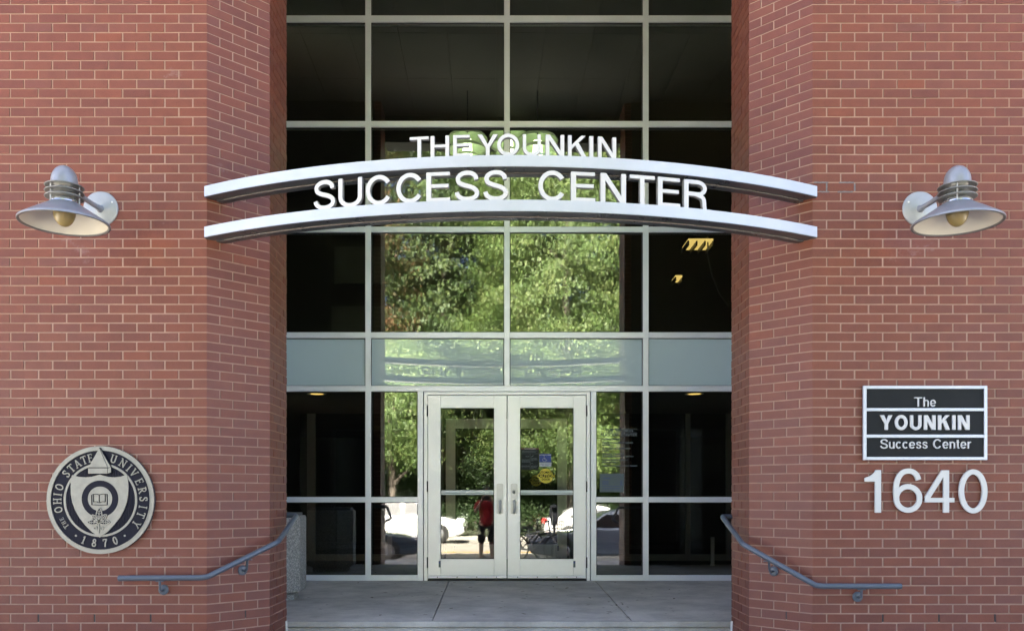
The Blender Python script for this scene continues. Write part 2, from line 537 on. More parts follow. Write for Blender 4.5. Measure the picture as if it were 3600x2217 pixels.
M['house_trim'] = mat('white_trim', (.7, .69, .65), .5)
M['slate'] = mat('grey_shingles', (.10, .095, .095), .8, var=.2, scale=3)
M['sealant'] = mat('pale_sealant', (.55, .54, .50), .7)
M['meter'] = mat('meter_grey', (.42, .43, .44), .4, metal=.2)
M['dry_leaf'] = mat('dry_leaf', (.055, .04, .025), .8)
M['repair'] = mat('grey_repair_mortar', (.16, .15, .145), .9, var=.3, scale=40)
M['cable'] = mat('grey_cable', (.2, .2, .19), .6)

# ------------------------------------------------------------------ lettering: a plain grotesque drawn from bars
def arc(cx, cy, rx, ry, a0, a1, n=16):
    return [(cx + rx * math.cos(R(a0 + (a1 - a0) * i / n)), cy + ry * math.sin(R(a0 + (a1 - a0) * i / n))) for i in range(n + 1)]


def smooth(pts, k=4):
    out = []
    n = len(pts)
    for i in range(n - 1):
        p0 = pts[max(0, i - 1)]; p1 = pts[i]; p2 = pts[i + 1]; p3 = pts[min(n - 1, i + 2)]
        for j in range(k):
            u = j / k
            out.append(tuple(.5 * ((2 * p1[a]) + (-p0[a] + p2[a]) * u + (2 * p0[a] - 5 * p1[a] + 4 * p2[a] - p3[a]) * u * u + (-p0[a] + 3 * p1[a] - 3 * p2[a] + p3[a]) * u ** 3) for a in (0, 1)))
    out.append(pts[-1])
    return out


S_PTS = [(.735, .71), (.70, .83), (.58, .918), (.42, .938), (.25, .905), (.125, .80), (.115, .69), (.17, .60), (.33, .53), (.55, .465), (.70, .385), (.762, .27), (.72, .155), (.58, .08), (.42, .062), (.25, .09), (.12, .175), (.07, .295)]


def glyph(ch, w):
    """returns (pieces, width); pieces are ('P', polygon) or ('S', pts, closed, width)"""
    h = w / 2
    v = w * .92
    b = lambda x0, x1, y0, y1: ('P', [(x0, y0), (x1, y0), (x1, y1), (x0, y1)])
    if ch == ' ': return [], .30
    if ch == 'T': return [b(0, .74, 1 - v, 1), b(.37 - h, .37 + h, 0, 1 - v * .6)], .74
    if ch == 'H': return [b(0, w, 0, 1), b(.70 - w, .70, 0, 1), b(w * .5, .70 - w * .5, .52 - v / 2, .52 + v / 2)], .70
    if ch == 'E': return [b(0, w, 0, 1), b(w * .5, .64, 0, v), b(w * .5, .60, .53 - v / 2, .53 + v / 2), b(w * .5, .63, 1 - v, 1)], .64
    if ch == 'I': return [b(0, w, 0, 1)], w
    if ch == 'N':
        d = w * 1.18
        return [b(0, w, 0, 1), b(.71 - w, .71, 0, 1), ('P', [(0, 1), (.71 - d, 0), (.71, 0), (d, 1)])], .71
    if ch == 'Y':
        d = w * 1.18
        return [b(.37 - h, .37 + h, 0, .44), ('P', [(0, 1), (.37 - h, .40), (.37 + h * .9, .40), (d, 1)]), ('P', [(.74 - d, 1), (.37 - h * .9, .40), (.37 + h, .40), (.74, 1)])], .74
    if ch == 'K':
        d = w * 1.25
        return [b(0, w, 0, 1), ('P', [(w * .6, .30), (w * .6, .30 + d * 1.05), (.69 - d * .95, 1), (.69, 1)]), ('P', [(.27, .56), (.27 + d * .85, .66), (.72, 0), (.72 - d, 0)])], .72
    if ch == 'O': return [('S', arc(.39, .5, .39 - h, .512 - h, 0, 360, 36)[:-1], True, w)], .78
    if ch == 'C': return [('S', arc(.39, .5, .385 - h, .512 - h, 33, 327, 30), False, w)], .76
    if ch == 'U': return [('S', [(h, 1), (h, .36)] + arc(.35, .345, .35 - h, .357 - h, 180, 360, 18)[1:] + [(.70 - h, .36), (.70 - h, 1)], False, w)], .70
    if ch == 'S':
        k = .78 / .83
        q = [(h + (p[0] - .07) / .692 * (.70 - w), h - .012 + (p[1] - .062) / .876 * (1.024 - w)) for p in S_PTS]
        return [('S', smooth(q), False, w)], .70
    if ch == 'R':
        r = (.54 - v) / 2
        return [b(0, w, 0, 1), ('S', [(h, 1 - v / 2), (.40, 1 - v / 2)] + arc(.40, 1 - v / 2 - r, .285 - h + .0, r, 90, -90, 14)[1:] + [(h, 1 - v / 2 - 2 * r)], False, v),
                ('S', smooth([(.34, 1 - v / 2 - 2 * r), (.50, .455), (.575, .38), (.60, .25), (.605, .12), (.625, 0)]), False, w * .96)], .69
    if ch == 'h': return [b(0, w, 0, 1), ('S', [(h, .44)] + arc(.25, .48, .25 - h, .26 - h, 180, 0, 14) + [(.50 - h, 0)], False, w * .94)], .50
    if ch == 'n': return [b(0, w, 0, .725), ('S', [(h, .44)] + arc(.25, .48, .25 - h, .26 - h, 180, 0, 14) + [(.50 - h, 0)], False, w * .94)], .50
    if ch == 'u': return [b(.50 - w, .50, 0, .725), ('S', [(.50 - h, .285)] + arc(.25, .245, .25 - h, .26 - h, 360, 180, 14) + [(h, .725)], False, w * .94)], .50
    if ch == 'r': return [b(0, w, 0, .725), ('S', smooth([(h, .42), (.12, .58), (.20, .66), (.31, .675)]), False, w * .94)], .31
    if ch == 'c': return [('S', arc(.27, .363, .265 - h, .377 - h, 42, 318, 22), False, w)], .51
    if ch == 'e': return [('S', arc(.27, .363, .27 - h, .377 - h, 0, 322, 24), False, w), b(h, .54 - h, .363 - w * .4, .363 + w * .4)], .54
    if ch == 's':
        q = [(h * .9 + (p[0] - .07) / .692 * (.47 - w), h - .012 + (p[1] - .062) / .876 * (.755 - w)) for p in S_PTS]
        return [('S', smooth(q), False, w * .92)], .47
    if ch == 't': return [('S', smooth([(.14, .93), (.14, .6), (.14, .3), (.145, .13), (.19, .06), (.28, .055)]), False, w), b(0, .27, .725 - w * .8, .725)], .28
    if ch == '1': return [('P', [(x / 767, (925 - y) / 767) for x, y in ((0, 300), (90, 270), (165, 215), (195, 158), (290, 158), (290, 925), (185, 925), (185, 365), (0, 365))])], .378
    if ch == '0': return [('S', arc(.336, .5, .336 - .063, .51 - .052, 0, 360, 40)[:-1], True, .118)], .672
    if ch == '6':
        q = [((x - 628) / 767, (925 - y) / 767) for x, y in ((1083, 335), (1052, 255), (985, 195), (893, 176), (790, 208), (720, 300), (686, 420), (677, 560), (690, 700))]
        return [('S', smooth(q), False, .12), ('S', [((893 + 210 * math.cos(a) - 628) / 767, (925 - 668 + 212 * math.sin(a)) / 767) for a in np.linspace(0, 2 * math.pi, 37)[:-1]], True, .12)], .678
    if ch == '4':
        k = lambda P: ('P', [((x - 1195) / 767, (928 - y) / 767) for x, y in P])
        return [k([(1530, 165), (1630, 165), (1630, 928), (1530, 928)]), k([(1195, 662), (1725, 662), (1725, 742), (1195, 742)]), k([(1500, 165), (1560, 165), (1560, 240), (1270, 700), (1195, 700), (1195, 650)])], .69
    return [], .5


def put_glyph(mb, ch, w, x0, z0, sx, sz, y0, depth, mi=0, mi_side=None):
    """draws one character into mb with its left bottom corner at x0, z0"""
    pcs, gw = glyph(ch, w)
    for i, p in enumerate(pcs):
        yf = y0 + i * .00025
        if p[0] == 'P':
            mb.plate([(x0 + q[0] * sx, z0 + q[1] * sz) for q in p[1]], yf, y0 + depth, mi)
        else:
            k = math.sqrt(sx * sz)
            mb.stroke([(x0 + q[0] * sx, z0 + q[1] * sz) for q in p[1]], p[3] * k, yf, y0 + depth, p[2], mi)


def put_word(mb, text, w, x0, x1, z0, hgt, y0, depth, gap=.16, mi=0):
    """a word fitted between x0 and x1"""
    tot = sum(glyph(c, w)[1] for c in text) + gap * (len(text) - 1)
    sx = (x1 - x0) / tot
    x = x0
    for c in text:
        put_glyph(mb, c, w, x, z0, sx, hgt, y0, depth, mi)
        x += (glyph(c, w)[1] + gap) * sx


def font_mesh(text, size, x, y, z, align='LEFT', bold=0.0, xs=1.0):
    """small flat print: triangles of Blender's built-in lettering, upright in the XZ plane"""
    cu = bpy.data.curves.new('print', 'FONT')
    cu.body = text; cu.size = size; cu.align_x = align; cu.resolution_u = 2; cu.offset = bold
    o = bpy.data.objects.new('print', cu)
    C.objects.link(o)
    dg = bpy.context.evaluated_depsgraph_get()
    me = bpy.data.meshes.new_from_object(o.evaluated_get(dg))
    vs = [(x + v.co.x * xs, y, z + v.co.y) for v in me.vertices]
    fs = [tuple(p.vertices) for p in me.polygons]
    bpy.data.objects.remove(o); bpy.data.curves.remove(cu); bpy.data.meshes.remove(me)
    return vs, fs


def pxy(px, py, D):
    """photo pixel at distance D -> x, z in metres"""
    return (px - PX) * D / F, EYE + (PY - py) * D / F


# ------------------------------------------------------------------ main planes
YW = 6.25                      # brick front
S1 = F / YW
XL1, XR1 = (727 - PX) / S1, (2857 - PX) / S1       # outer corners of the splays
CH = .359
XL2, XR2 = XL1 + CH, XR1 - CH
Y2, Y3 = YW + CH, YW + CH + .508                   # splay end, pier back
YG = 10.007                    # front of the curtain wall frames
SG = F / YG
gx = lambda px: (px - PX) / SG
gz = lambda py: EYE + (PY - py) / SG
LAND = gz(2040)                # landing level
PAVE = .15
SOF = EYE + 5.9
HEAD = EYE + 5.5
ROOF = 13.4

# ------------------------------------------------------------------ ground
def struct(mb, name, m, parent=None):
    o = mb.build(name, m, parent)
    if parent is None: o['kind'] = 'structure'
    return o


struct(box(-120, 120, -160, 120, -.6, -.006), 'ground', M['lawn'])
struct(box(-60, 60, -14.2, -1.75, -.3, 0), 'road', M['asphalt'])
struct(box(-60, 60, -1.6, YW + 1.2, -.2, PAVE), 'pavement', M['pave'])
struct(box(-60, 60, -1.75, -1.6, -.25, PAVE + .002), 'kerb', M['kerb'])
struct(box(-60, 60, -14.35, -14.2, -.25, PAVE + .002), 'kerb', M['kerb'])
struct(box(-60, 60, -15.0, -14.35, -.25, PAVE - .02), 'grass_verge', M['lawn'])
struct(MB().box(-60, 60, -7.02, -6.90, -.1, .004).box(-60, 60, -6.78, -6.66, -.1, .004), 'road_marking', M['yellow'])

# steps and landing
YE = 7.09                      # edge of the landing, level with the back of the piers
LANDE = EYE - 1.029           # it falls a little towards the street
land = bpy.data.objects.new('landing', None); C.objects.link(land); land.location = (0, YE, PAVE); LOC['landing'] = Vector((0, YE, PAVE)); land['kind'] = 'structure'
jl0, jl1 = (1578 - PX) / SG, (1518 - PX) * YE / F
jr0, jr1 = (2093 - PX) / SG, (2223 - PX) * YE / F
XS0, XS1 = -3.2, 3.65
landz = lambda y: LANDE + (LAND - LANDE) * (y - YE) / (YG + .09 - YE)
g_ = .006
for (a0, a1, b0, b1) in ((XS0, jl0 - g_, XS0, jl1 - g_), (jl0 + g_, jr0 - g_, jl1 + g_, jr1 - g_), (jr0 + g_, XS1, jr1 + g_, XS1)):
    mb = MB()
    pl = [(b0, YE + .03), (b1, YE + .03), (a1, YG + .12), (a0, YG + .12)]
    zt_ = [LANDE, LANDE, LAND - .001, LAND - .001]
    mb.add([(p[0], p[1], PAVE) for p in pl] + [(p[0], p[1], z) for p, z in zip(pl, zt_)], [(3, 2, 1, 0), (4, 5, 6, 7), (0, 1, 5, 4), (1, 2, 6, 5), (2, 3, 7, 6), (3, 0, 4, 7)])
    mb.build('concrete_slab', M['concrete'], land)
MB().box(XS0, XS1, YE + .02, YG + .12, PAVE - .1, LANDE - .012).build('slab_bed', M['concrete_step'], land)
nose = MB().bbox(XL2 - .0, XR2 + .0, YE - .012, YE + .032, LANDE - .05, LANDE + .002, .008)
nose.build('nosing', M['concrete_step'], land)
st = bpy.data.objects.new('steps', None); C.objects.link(st); st['kind'] = 'structure'; LOC['steps'] = Vector((0, 0, 0))
rz = (LANDE - PAVE) / 4
for k in range(4):
    y0 = YE - .3 * k
    wl = max(0, min(CH, Y2 - y0)) if y0 < Y2 else 0
    MB().bbox(XL2 - wl + .004, XR2 + wl - .004, y0 - (.0 if k == 0 else .0), y0 + .33 + .3 * 0, PAVE - .05, LANDE - .052 - rz * k, .006).build('step', M['concrete_step'], st)
for (sx, x) in ((1, XL2), (-1, XR2)):
    MB().tube([(x + sx * .008, YE - .02, LANDE - .16), (x + sx * .010, YE - .018, LANDE - .06), (x + sx * .006, YE - .01, LANDE + .004)], .010, 8).build('sealant_bead', M['sealant'], st)

# ------------------------------------------------------------------ brick piers
HB, CP = .1016, .06773          # half brick, course pitch
JT = .0088
JV = .0115          # upright joints are a little wider
Z00 = EYE + (PY - 16.2) / S1    # first bed joint below the top of the photograph
BD = .09


def make_pier(side, label):
    """side -1 left, +1 right; local u runs from the splay corner away from the door"""
    xc = XL1 if side < 0 else XR1
    root = thing('brick_pier', label, 'brick pier', (xc, YW, PAVE), 'brick piers flanking the entrance')
    # faces: 0 front (u>=0 away from the corner), 1 splay (0..5), 2 return (0..5), 3 back
    s = side
    def face_pt(face, q, dep):
        """point on a face at q half-bricks from its start, dep metres behind the surface"""
        q *= HB
        if face == 0:      # q counted away from corner
            return (xc + s * q, YW + dep)
        if face == 1:
            k = q / math.sqrt(2)
            return (xc - s * k + s * dep / math.sqrt(2), YW + k + dep / math.sqrt(2))
        if face == 2:
            return (xc - s * CH + s * dep, Y2 + q)
        return (xc - s * CH + s * q, Y3 - dep)
    kc = math.tan(R(22.5))
    def corner(c, dep):
        if c == 0: return (xc + s * dep * kc, YW + dep)
        if c == 1: return (xc - s * CH + s * dep, Y2 + dep * kc)
        return (xc - s * CH + s * dep, Y3 - dep)
    mort = MB()
    dm = .0042
    ztop, zbot = HEAD + 1.2, PAVE - .05
    far = s * 4.2
    poly = [(xc + far, YW + dm), corner(0, dm), corner(1, dm), corner(2, dm), (xc + far, Y3 - dm)]
    mort.prism(poly, zbot, ztop)
    mort.build('mortar', M['mortar'], root)
    MB().box(min(xc - s * CH + s * .10, xc + s * 4.1), max(xc - s * CH + s * .10, xc + s * 4.1), Y3 + .001, Y3 + .03, PAVE, ztop).build('back_shade_sheet', M['back_shade'], root)  # added sheet: paints the pier's back face as deep shade
    bricks = []       # (distance, kind, data)
    rj = random.Random(11 + side)
    nf = int(3.9 / HB)
    k0 = -int((ztop - Z00) / CP)
    k1 = int((Z00 - zbot) / CP) + 1
    weeps = MB()
    for k in range(k0, k1):
        zt = Z00 - k * CP - JT / 2; zb = zt - CP + JT
        if zb < zbot: continue
        par = (k + (0 if side < 0 else 1)) % 2        # 0: row A, joint one half-brick from the corner
        j = 1 if par == 0 else 2
        q = j
        while q < nf:
            bricks.append((0, q, q + 2, k, zb, zt)); q += 2
        bricks.append(('c0', j, 2 if par == 0 else 1, k, zb, zt))
        if par == 0: bricks.append((1, 2, 4, k, zb, zt)); bricks.append(('c1', 4, 2, k, zb, zt)); bricks.append((2, 2, 4, k, zb, zt)); bricks.append(('c2', 4, 1, k, zb, zt)); qb = 1
        else: bricks.append((1, 1, 3, k, zb, zt)); bricks.append(('c1', 3, 1, k, zb, zt)); bricks.append((2, 1, 3, k, zb, zt)); bricks.append(('c2', 3, 2, k, zb, zt)); qb = 2
        q = qb
    # individually built: the 300 whole bricks of the front nearest to the viewer
    def seen(bk):
        if bk[0] != 0: return None
        x, y = face_pt(0, (bk[1] + bk[2]) / 2, 0)
        px = PX + x * F / y; z = (bk[4] + bk[5]) / 2; py = PY - (z - EYE) * F / y
        if px < -40 or px > 3640 or py < -10 or py > 2225: return None
        return x * x + y * y + (z - EYE) ** 2
    vis = sorted([(seen(b), i) for i, b in enumerate(bricks) if seen(b) is not None])
    chosen = set(i for _, i in vis[:299])
    L = 2 * HB - JV
    hz = CP - JT
    proto = MB().bbox(-L / 2, L / 2, 0, BD, -hz / 2, hz / 2, .0022).mesh('brick', M['brick'])
    rest = MB()
    e = JV / 2 / HB
    for i, bk in enumerate(bricks):
        f, a, b, k, zb, zt = bk
        pj = rj.uniform(-.0012, .0016)
        zj = rj.uniform(-.0007, .0007)
        if i in chosen:
            x, y = face_pt(0, (a + b) / 2, 0)
            o = bpy.data.objects.new('brick', proto)
            o.location = (x - xc, pj, (zb + zt) / 2 + zj - PAVE)
            o.rotation_euler = (rj.uniform(-.008, .008), rj.uniform(-.003, .003), rj.uniform(-.008, .008))
            C.objects.link(o); o.parent = root
            continue
        if f in (0, 1, 2, 3):
            o0, o1 = face_pt(f, a + e, -pj), face_pt(f, b - e, -pj)
            i1, i0 = face_pt(f, b - e, BD), face_pt(f, a + e, BD)
            rest.prism([o0, o1, i1, i0], zb + zj, zt + zj)
        else:
            c = int(f[1])
            fa, fb = (0, 1) if c == 0 else (1, 2) if c == 1 else (2, 3)
            qa = (a - e) if c == 0 else (a + e)
            rest.prism([face_pt(fa, qa, -pj), corner(c, -pj), face_pt(fb, b - e, -pj), face_pt(fb, b - e, .03), corner(c, .03), face_pt(fa, qa, .03)], zb + zj, zt + zj)
    o = rest.build('brickwork', M['brick'], root)
    o['kind'] = 'stuff'
    if side > 0:
        mp_ = MB(); rj2 = random.Random(9)
        def jl(p0, p1):
            (a0, b0), (a1, b1) = [((px - PX) / S1, EYE + (PY - py) / S1) for px, py in (p0, p1)]
            n_ = 7
            mp_.stroke([(a0 + (a1 - a0) * i / n_ + rj2.uniform(-.0016, .0016), b0 + (b1 - b0) * i / n_ + rj2.uniform(-.0016, .0016)) for i in range(n_ + 1)], .0095, YW - .0022, YW + .01)
        zz = [Z00 - k * CP for k in (19, 20)]
        yp = [PY - (z - EYE) * S1 for z in zz]
        jl((2862, yp[0]), (2912, yp[0])); jl((2950, yp[0] + 1), (3002, yp[0])); jl((2880, yp[1]), (2915, yp[1])); jl((2945, yp[1]), (2998, yp[1]))
        for q in ((1, 3) if (19 % 2) else (2, 4)):
            jl((2857 + q * HB * S1, yp[0] + 4), (2857 + q * HB * S1, yp[1] - 4))
        mp_.build('mortar_repair', M['repair'], root)
    # open weep joints near the foot: dark slots in every second upright joint of one course
    kw = 65
    zt = Z00 - kw * CP - JT / 2; zb = zt - CP + JT
    par = (kw + (0 if side < 0 else 1)) % 2
    for q in ((4, 8, 12, 16, 20) if par else (5, 9, 13, 17, 21)):
        x, y = face_pt(0, q, 0)
        MB().box(x - .0042, x + .0042, YW + .001, YW + .01, zb + .004, zt).build('weep_slot', M['gasket'], root)
    q = 3 if par else 2
    x, y = face_pt(1, q, 0)
    MB().prism([face_pt(1, q - .04, .001), face_pt(1, q + .04, .001), face_pt(1, q + .04, .01), face_pt(1, q - .04, .01)], zb + .004, zt).build('weep_slot', M['gasket'], root)
    return root


make_pier(-1, 'red brick pier carrying the round bronze seal, with a splayed corner by the door recess')
make_pier(1, 'red brick pier carrying the black nameplate and house number, splayed towards the doors')

# ------------------------------------------------------------------ building shell round the recess
shell = bpy.data.objects.new('building_shell', None); C.objects.link(shell)
LOC['building_shell'] = Vector((0, 0, 0))
tag(shell, 'grey soffit and dark walls of the entrance recess behind the brick piers', 'building')
XI0, XI1 = -3.2, 3.66
np_ = 11
wdt = (XI1 - XI0) / np_
for i in range(np_):
    for (ya, yb) in ((YW + .36, YW + 1.6), (YW + 1.6, YW + 2.8), (YW + 2.8, YG - .02)):
        MB().box(XI0 + i * wdt + .003, XI0 + (i + 1) * wdt - .003, ya + .003, yb - .003, SOF, SOF + .05).build('soffit_panel', M['soffit'], shell)
MB().box(-9, 9.5, YW + .3, 19.5, SOF + .06, SOF + .3).build('roof_slab', M['inside'], shell)
MB().box(XI0 - .4, XI0, Y3 + .01, YG + .3, PAVE, SOF).build('side_wall', M['render_wall'], shell)
MB().box(XI1, XI1 + .4, Y3 + .01, YG + .3, PAVE, SOF).build('side_wall', M['render_wall'], shell)
MB().box(XL2 + .0, XR2 - .0, YW + .02, YW + .36, HEAD, HEAD + 1.3).build('header', M['soffit'], shell)
MB().box(-9, 9.5, YW + .02, YW + .4, HEAD + 1.3, ROOF).build('upper_wall', M['brick_far'], shell)
MB().box(-9, 9.5, YW + .02, 20, ROOF, ROOF + .3).build('roof', M['roofing'], shell)
MB().box(-9, XL1 - 4.2, YW, YW + .8, 0, HEAD + 1.3).box(XR1 + 4.2, 9.5, YW, YW + .8, 0, HEAD + 1.3).build('outer_wall', M['brick_far'], shell)
# interior
SLAB0, SLAB1 = gz(1364), gz(1177)
IN0, IN1, INY = -5.2, 5.6, 18.5
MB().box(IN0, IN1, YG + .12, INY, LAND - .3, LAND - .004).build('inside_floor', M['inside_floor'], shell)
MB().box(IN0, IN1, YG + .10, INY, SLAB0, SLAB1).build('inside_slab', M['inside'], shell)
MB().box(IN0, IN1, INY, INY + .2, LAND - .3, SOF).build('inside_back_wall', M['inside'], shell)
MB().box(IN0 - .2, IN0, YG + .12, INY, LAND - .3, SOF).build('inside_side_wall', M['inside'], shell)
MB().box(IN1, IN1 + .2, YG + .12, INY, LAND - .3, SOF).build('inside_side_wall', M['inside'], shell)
for (a, b, c, d, y) in ((1175, 1283, 866, 995, 15.4), (1165, 1283, 1075, 1165, 15.2)):
    x0, z1 = pxy(a, c, y); x1, z0 = pxy(b, d, y)
    MB().box(x0, x1 + .5, y, y + .06, z0, z1).build('wall_board', M['board'], shell)

# ------------------------------------------------------------------ curtain wall
cw = thing('curtain_wall', 'tall aluminium glazed wall around the entrance doors, dark panes and a blue band', 'glass wall', (0, YG, LAND))
FD = .11      # frame depth
MW = 20 / SG
vert = [805.5, 1294, 1782.3, 2270.5, 2759]
rows = [(54, 77), (425, 446), (796, 816), (1167, 1187.5), (1355, 1375)]
top_z = SOF
for i, p in enumerate(vert):
    zb = gz(1355) if i == 2 else LAND
    MB().bbox(gx(p) - MW / 2, gx(p) + MW / 2, YG, YG + FD, zb, top_z, .003).build('mullion', M['frame'], cw)
edges = [(gx(vert[i]) + MW / 2, gx(vert[i + 1]) - MW / 2) for i in range(4)]
edges_low = [edges[0], (gx(1304), gx(1468)), None, (gx(2096.4), gx(2260.5)), edges[3]]


def transom(x0, x1, ya, yb, front=.003):
    MB().bbox(x0 - .0005, x1 + .0005, YG + front, YG + FD - .004, gz(yb), gz(ya), .003).build('transom', M['frame'], cw)


TH = .010     # the fixed glazing sits a hair out of square


prj = random.Random(19)


def pane(x0, x1, z0, z1, m, name='pane', y=YG + .035, th=TH):
    c = (x0 + x1) / 2
    th = th + prj.uniform(-.0015, .0015)
    tv = prj.uniform(-.0012, .0012)
    k = .012
    def yy(x): return y + (x - c) * th
    mb = MB()
    vz = tv * (z1 - z0) / 2
    vs = [(x0 - k, yy(x0 - k) - vz, z0 - k), (x1 + k, yy(x1 + k) - vz, z0 - k), (x1 + k, yy(x1 + k) + vz, z1 + k), (x0 - k, yy(x0 - k) + vz, z1 + k)]
    mb.add(vs, [(0, 1, 2, 3)])
    o = mb.build(name, m, cw)
    gk = MB(); t = .007
    ya, yb = y - .012, y + .012
    gk.box(x0, x0 + t, ya, yb, z0, z1).box(x1 - t, x1, ya, yb, z0, z1).box(x0 + t, x1 - t, ya, yb, z0, z0 + t).box(x0 + t, x1 - t, ya, yb, z1 - t, z1)
    gk.build('gasket', M['gasket'], o)
    return o


for i in range(4):
    x0, x1 = edges[i]
    for (a, b) in rows:
        if b == 1375 and i in (1, 2): continue
        transom(x0, x1, a, b)
    ys = [None] + rows
    pane(x0, x1, gz(54), top_z, M['glass'])
    for j in range(4):
        z1 = gz(rows[j][1]); z0 = gz(rows[j + 1][0])
        if j == 3: pane(x0, x1, z0, z1, M['frost_gl'] if 'frost_gl' in M else M['frost'], 'spandrel_panel')
        else: pane(x0, x1, z0, z1, M['glass'])
MB().bbox(edges[1][0], edges[2][1], YG + .002, YG + FD - .004, gz(1375), gz(1355), .003).build('transom', M['frame'], cw)
for e in (edges_low[0], edges_low[1], edges_low[3], edges_low[4]):
    transom(e[0], e[1], 1745.6, 1764.6)
    transom(e[0], e[1], 2019.7, 2040)
    pane(e[0], e[1], gz(1745.6), gz(1375), M['glass_low'] if 'glass_low' in M else M['glass'])
    pane(e[0], e[1], gz(2019.7), gz(1764.6), M['glass_low'] if 'glass_low' in M else M['glass'])
for (a, b) in ((1468, 1487.4), (2077, 2096.4)):
    MB().bbox(gx(a), gx(b), YG, YG + FD, LAND, gz(1375), .003).build('mullion', M['frame'], cw)
dfr = MB()
dfr.box(gx(1487.4), gx(1490), YG + .03, YG + .10, LAND, gz(1376)).box(gx(2074.4), gx(2077), YG + .03, YG + .10, LAND, gz(1376))
dfr.build('shadow_gap', M['gasket'], cw)
dfr = MB()
dfr.bbox(gx(1490), gx(1503.4), YG + .004, YG + .10, LAND, gz(1376.5), .002).bbox(gx(2062.4), gx(2074.4), YG + .004, YG + .10, LAND, gz(1376.5), .002)
dfr.bbox(gx(1503.4), gx(2062.4), YG + .006, YG + .10, gz(1386.8), gz(1376.5), .002)
dfr.build('door_frame', M['door_paint'], cw)
MB().box(gx(1503), gx(2062.6), YG + .0, YG + .14, LAND - .002, LAND + .012).build('threshold', M['dark_metal'], cw)


# ------------------------------------------------------------------ doors
def make_door(side, label, group):
    """side -1: hinged on the left. Local x from the hinge edge (0) to the meeting edge, mirrored for the right leaf."""
    hx = gx(1504.6) if side < 0 else gx(2060.6)
    k = 1 if side < 0 else -1
    W = (1781.3 - 1504.6) / SG
    root = thing('glass_door', label, 'door', (hx, YG + .012, LAND), group, rotz=0.0)
    zl = lambda py: gz(py) - LAND
    def bx(a, b, y0, y1, py1, py0, c=.003):
        x0, x1 = sorted((k * a, k * b))
        return MB().bbox(x0, x1, y0, y1, zl(py0), zl(py1), c)
    u = lambda px: (px - 1504.6) / SG
    m = M['door_paint']
    bx(0, u(1548.7), 0, .045, 1388.5, 2022, .003).build('stile', m, root, False)
    bx(u(1736.8), W, 0, .045, 1388.5, 2022, .003).build('stile', m, root, False)
    bx(u(1548.7) + .0005, u(1736.8) - .0005, .001, .044, 1388.5, 1433).build('top_rail', m, root, False)
    bx(u(1548.7) + .0005, u(1736.8) - .0005, .001, .044, 1963.5, 2022).build('bottom_rail', m, root, False)
    sw = bx(0, W, -.006, .04, 2022.3, 2031.5, .002).build('door_sweep', M['frame'], root, False)
    sc_ = MB()
    for q in (.12, .37, .62, .87):
        sc_.lathe([(0.0001, -.009), (.006, -.0085), (.006, -.005)], 8, (k * W * q, 0, zl(2027)), 'Y')
    sc_.build('screw', M['dark_metal'], sw, False)
    x0, x1 = sorted((k * u(1548.7), k * u(1736.8)))
    tl = (x1 - x0 + .016) / 2 * (.020 if side < 0 else .008)      # the glass sits a little askew in its bead
    MB().add([(x0 - .008, .026 - tl, zl(1964) - .006), (x1 + .008, .026 + tl, zl(1964) - .006), (x1 + .008, .026 + tl, zl(1433) + .006), (x0 - .008, .026 - tl, zl(1433) + .006)], [(0, 1, 2, 3)]).build('pane', M['glass_door'], root, False)
    gk = MB(); t = .006
    z0, z1 = zl(1963.5), zl(1433)
    gk.box(x0, x0 + t, .012, .034, z0, z1).box(x1 - t, x1, .012, .034, z0, z1).box(x0 + t, x1 - t, .012, .034, z0, z0 + t).box(x0 + t, x1 - t, .012, .034, z1 - t, z1)
    gk.build('gasket', M['gasket'], root, False)
    mr = MB()
    mr.bbox(x0 + t, x1 - t, .030, .060, zl(1739), zl(1721), .004)
    mr.bbox(x0 + t, x1 - t, .006, .022, zl(1732), zl(1722), .003).bbox(x0 + t, x1 - t, .008, .022, zl(1738), zl(1733), .003)
    mr.build('push_bar', M['rail_light'], root, False)
    for py in (1443, 1709, 1976):
        hg = MB()
        hg.lathe([(.0001, zl(py + 19)), (.0075, zl(py + 19)), (.0075, zl(py - 19)), (.0001, zl(py - 19))], 8, (k * -.008, -.006, 0))
        hg.build('hinge', M['dark_metal'], root, False)
    hc = u(1757.5)
    pl = MB()
    pts = [(k * (hc - .039), zl(1803)), (k * hc, zl(1807.5)), (k * (hc + .039), zl(1803)), (k * (hc + .039), zl(1701)), (k * (hc + .02), zl(1698.5)), (k * (hc - .02), zl(1698.5)), (k * (hc - .039), zl(1701))]
    if k < 0: pts = pts[::-1]
    pl.plate(pts, -.006, 0.002)
    plo = pl.build('pull_plate', M['chrome'], root, False)
    gp = MB()
    x = k * hc
    gp.tube([(x, 0, zl(1759)), (x, -.035, zl(1759.5)), (x, -.055, zl(1764)), (x, -.06, zl(1780)), (x, -.055, zl(1796)), (x, -.035, zl(1800)), (x, 0, zl(1800.5))], .0145, 10)
    gp.build('pull_handle', M['chrome'], plo, False)
    if side > 0:
        MB().lathe([(.0001, -.02), (.018, -.02), (.022, -.008), (.022, 0)], 18, (k * hc, -.005, zl(1727)), 'Y').build('lock_cylinder', M['chrome'], root, False)
        MB().lathe([(.0001, -.023), (.008, -.022), (.008, -.018)], 12, (k * hc, -.005, zl(1727)), 'Y').build('keyhole', M['dark_metal'], root, False)
    x = k * u(1545.5)
    MB().bbox(x - .012, x + .012, -.0015, .002, zl(1993), zl(1970), .0006).build('maker_tag', M['paper'], root, False)
    MB().bbox(x - .010, x + .006, -.0025, -.0017, zl(1978.5), zl(1973), .0003).build('tag_print', M['blue_print'], root, False)
    return root


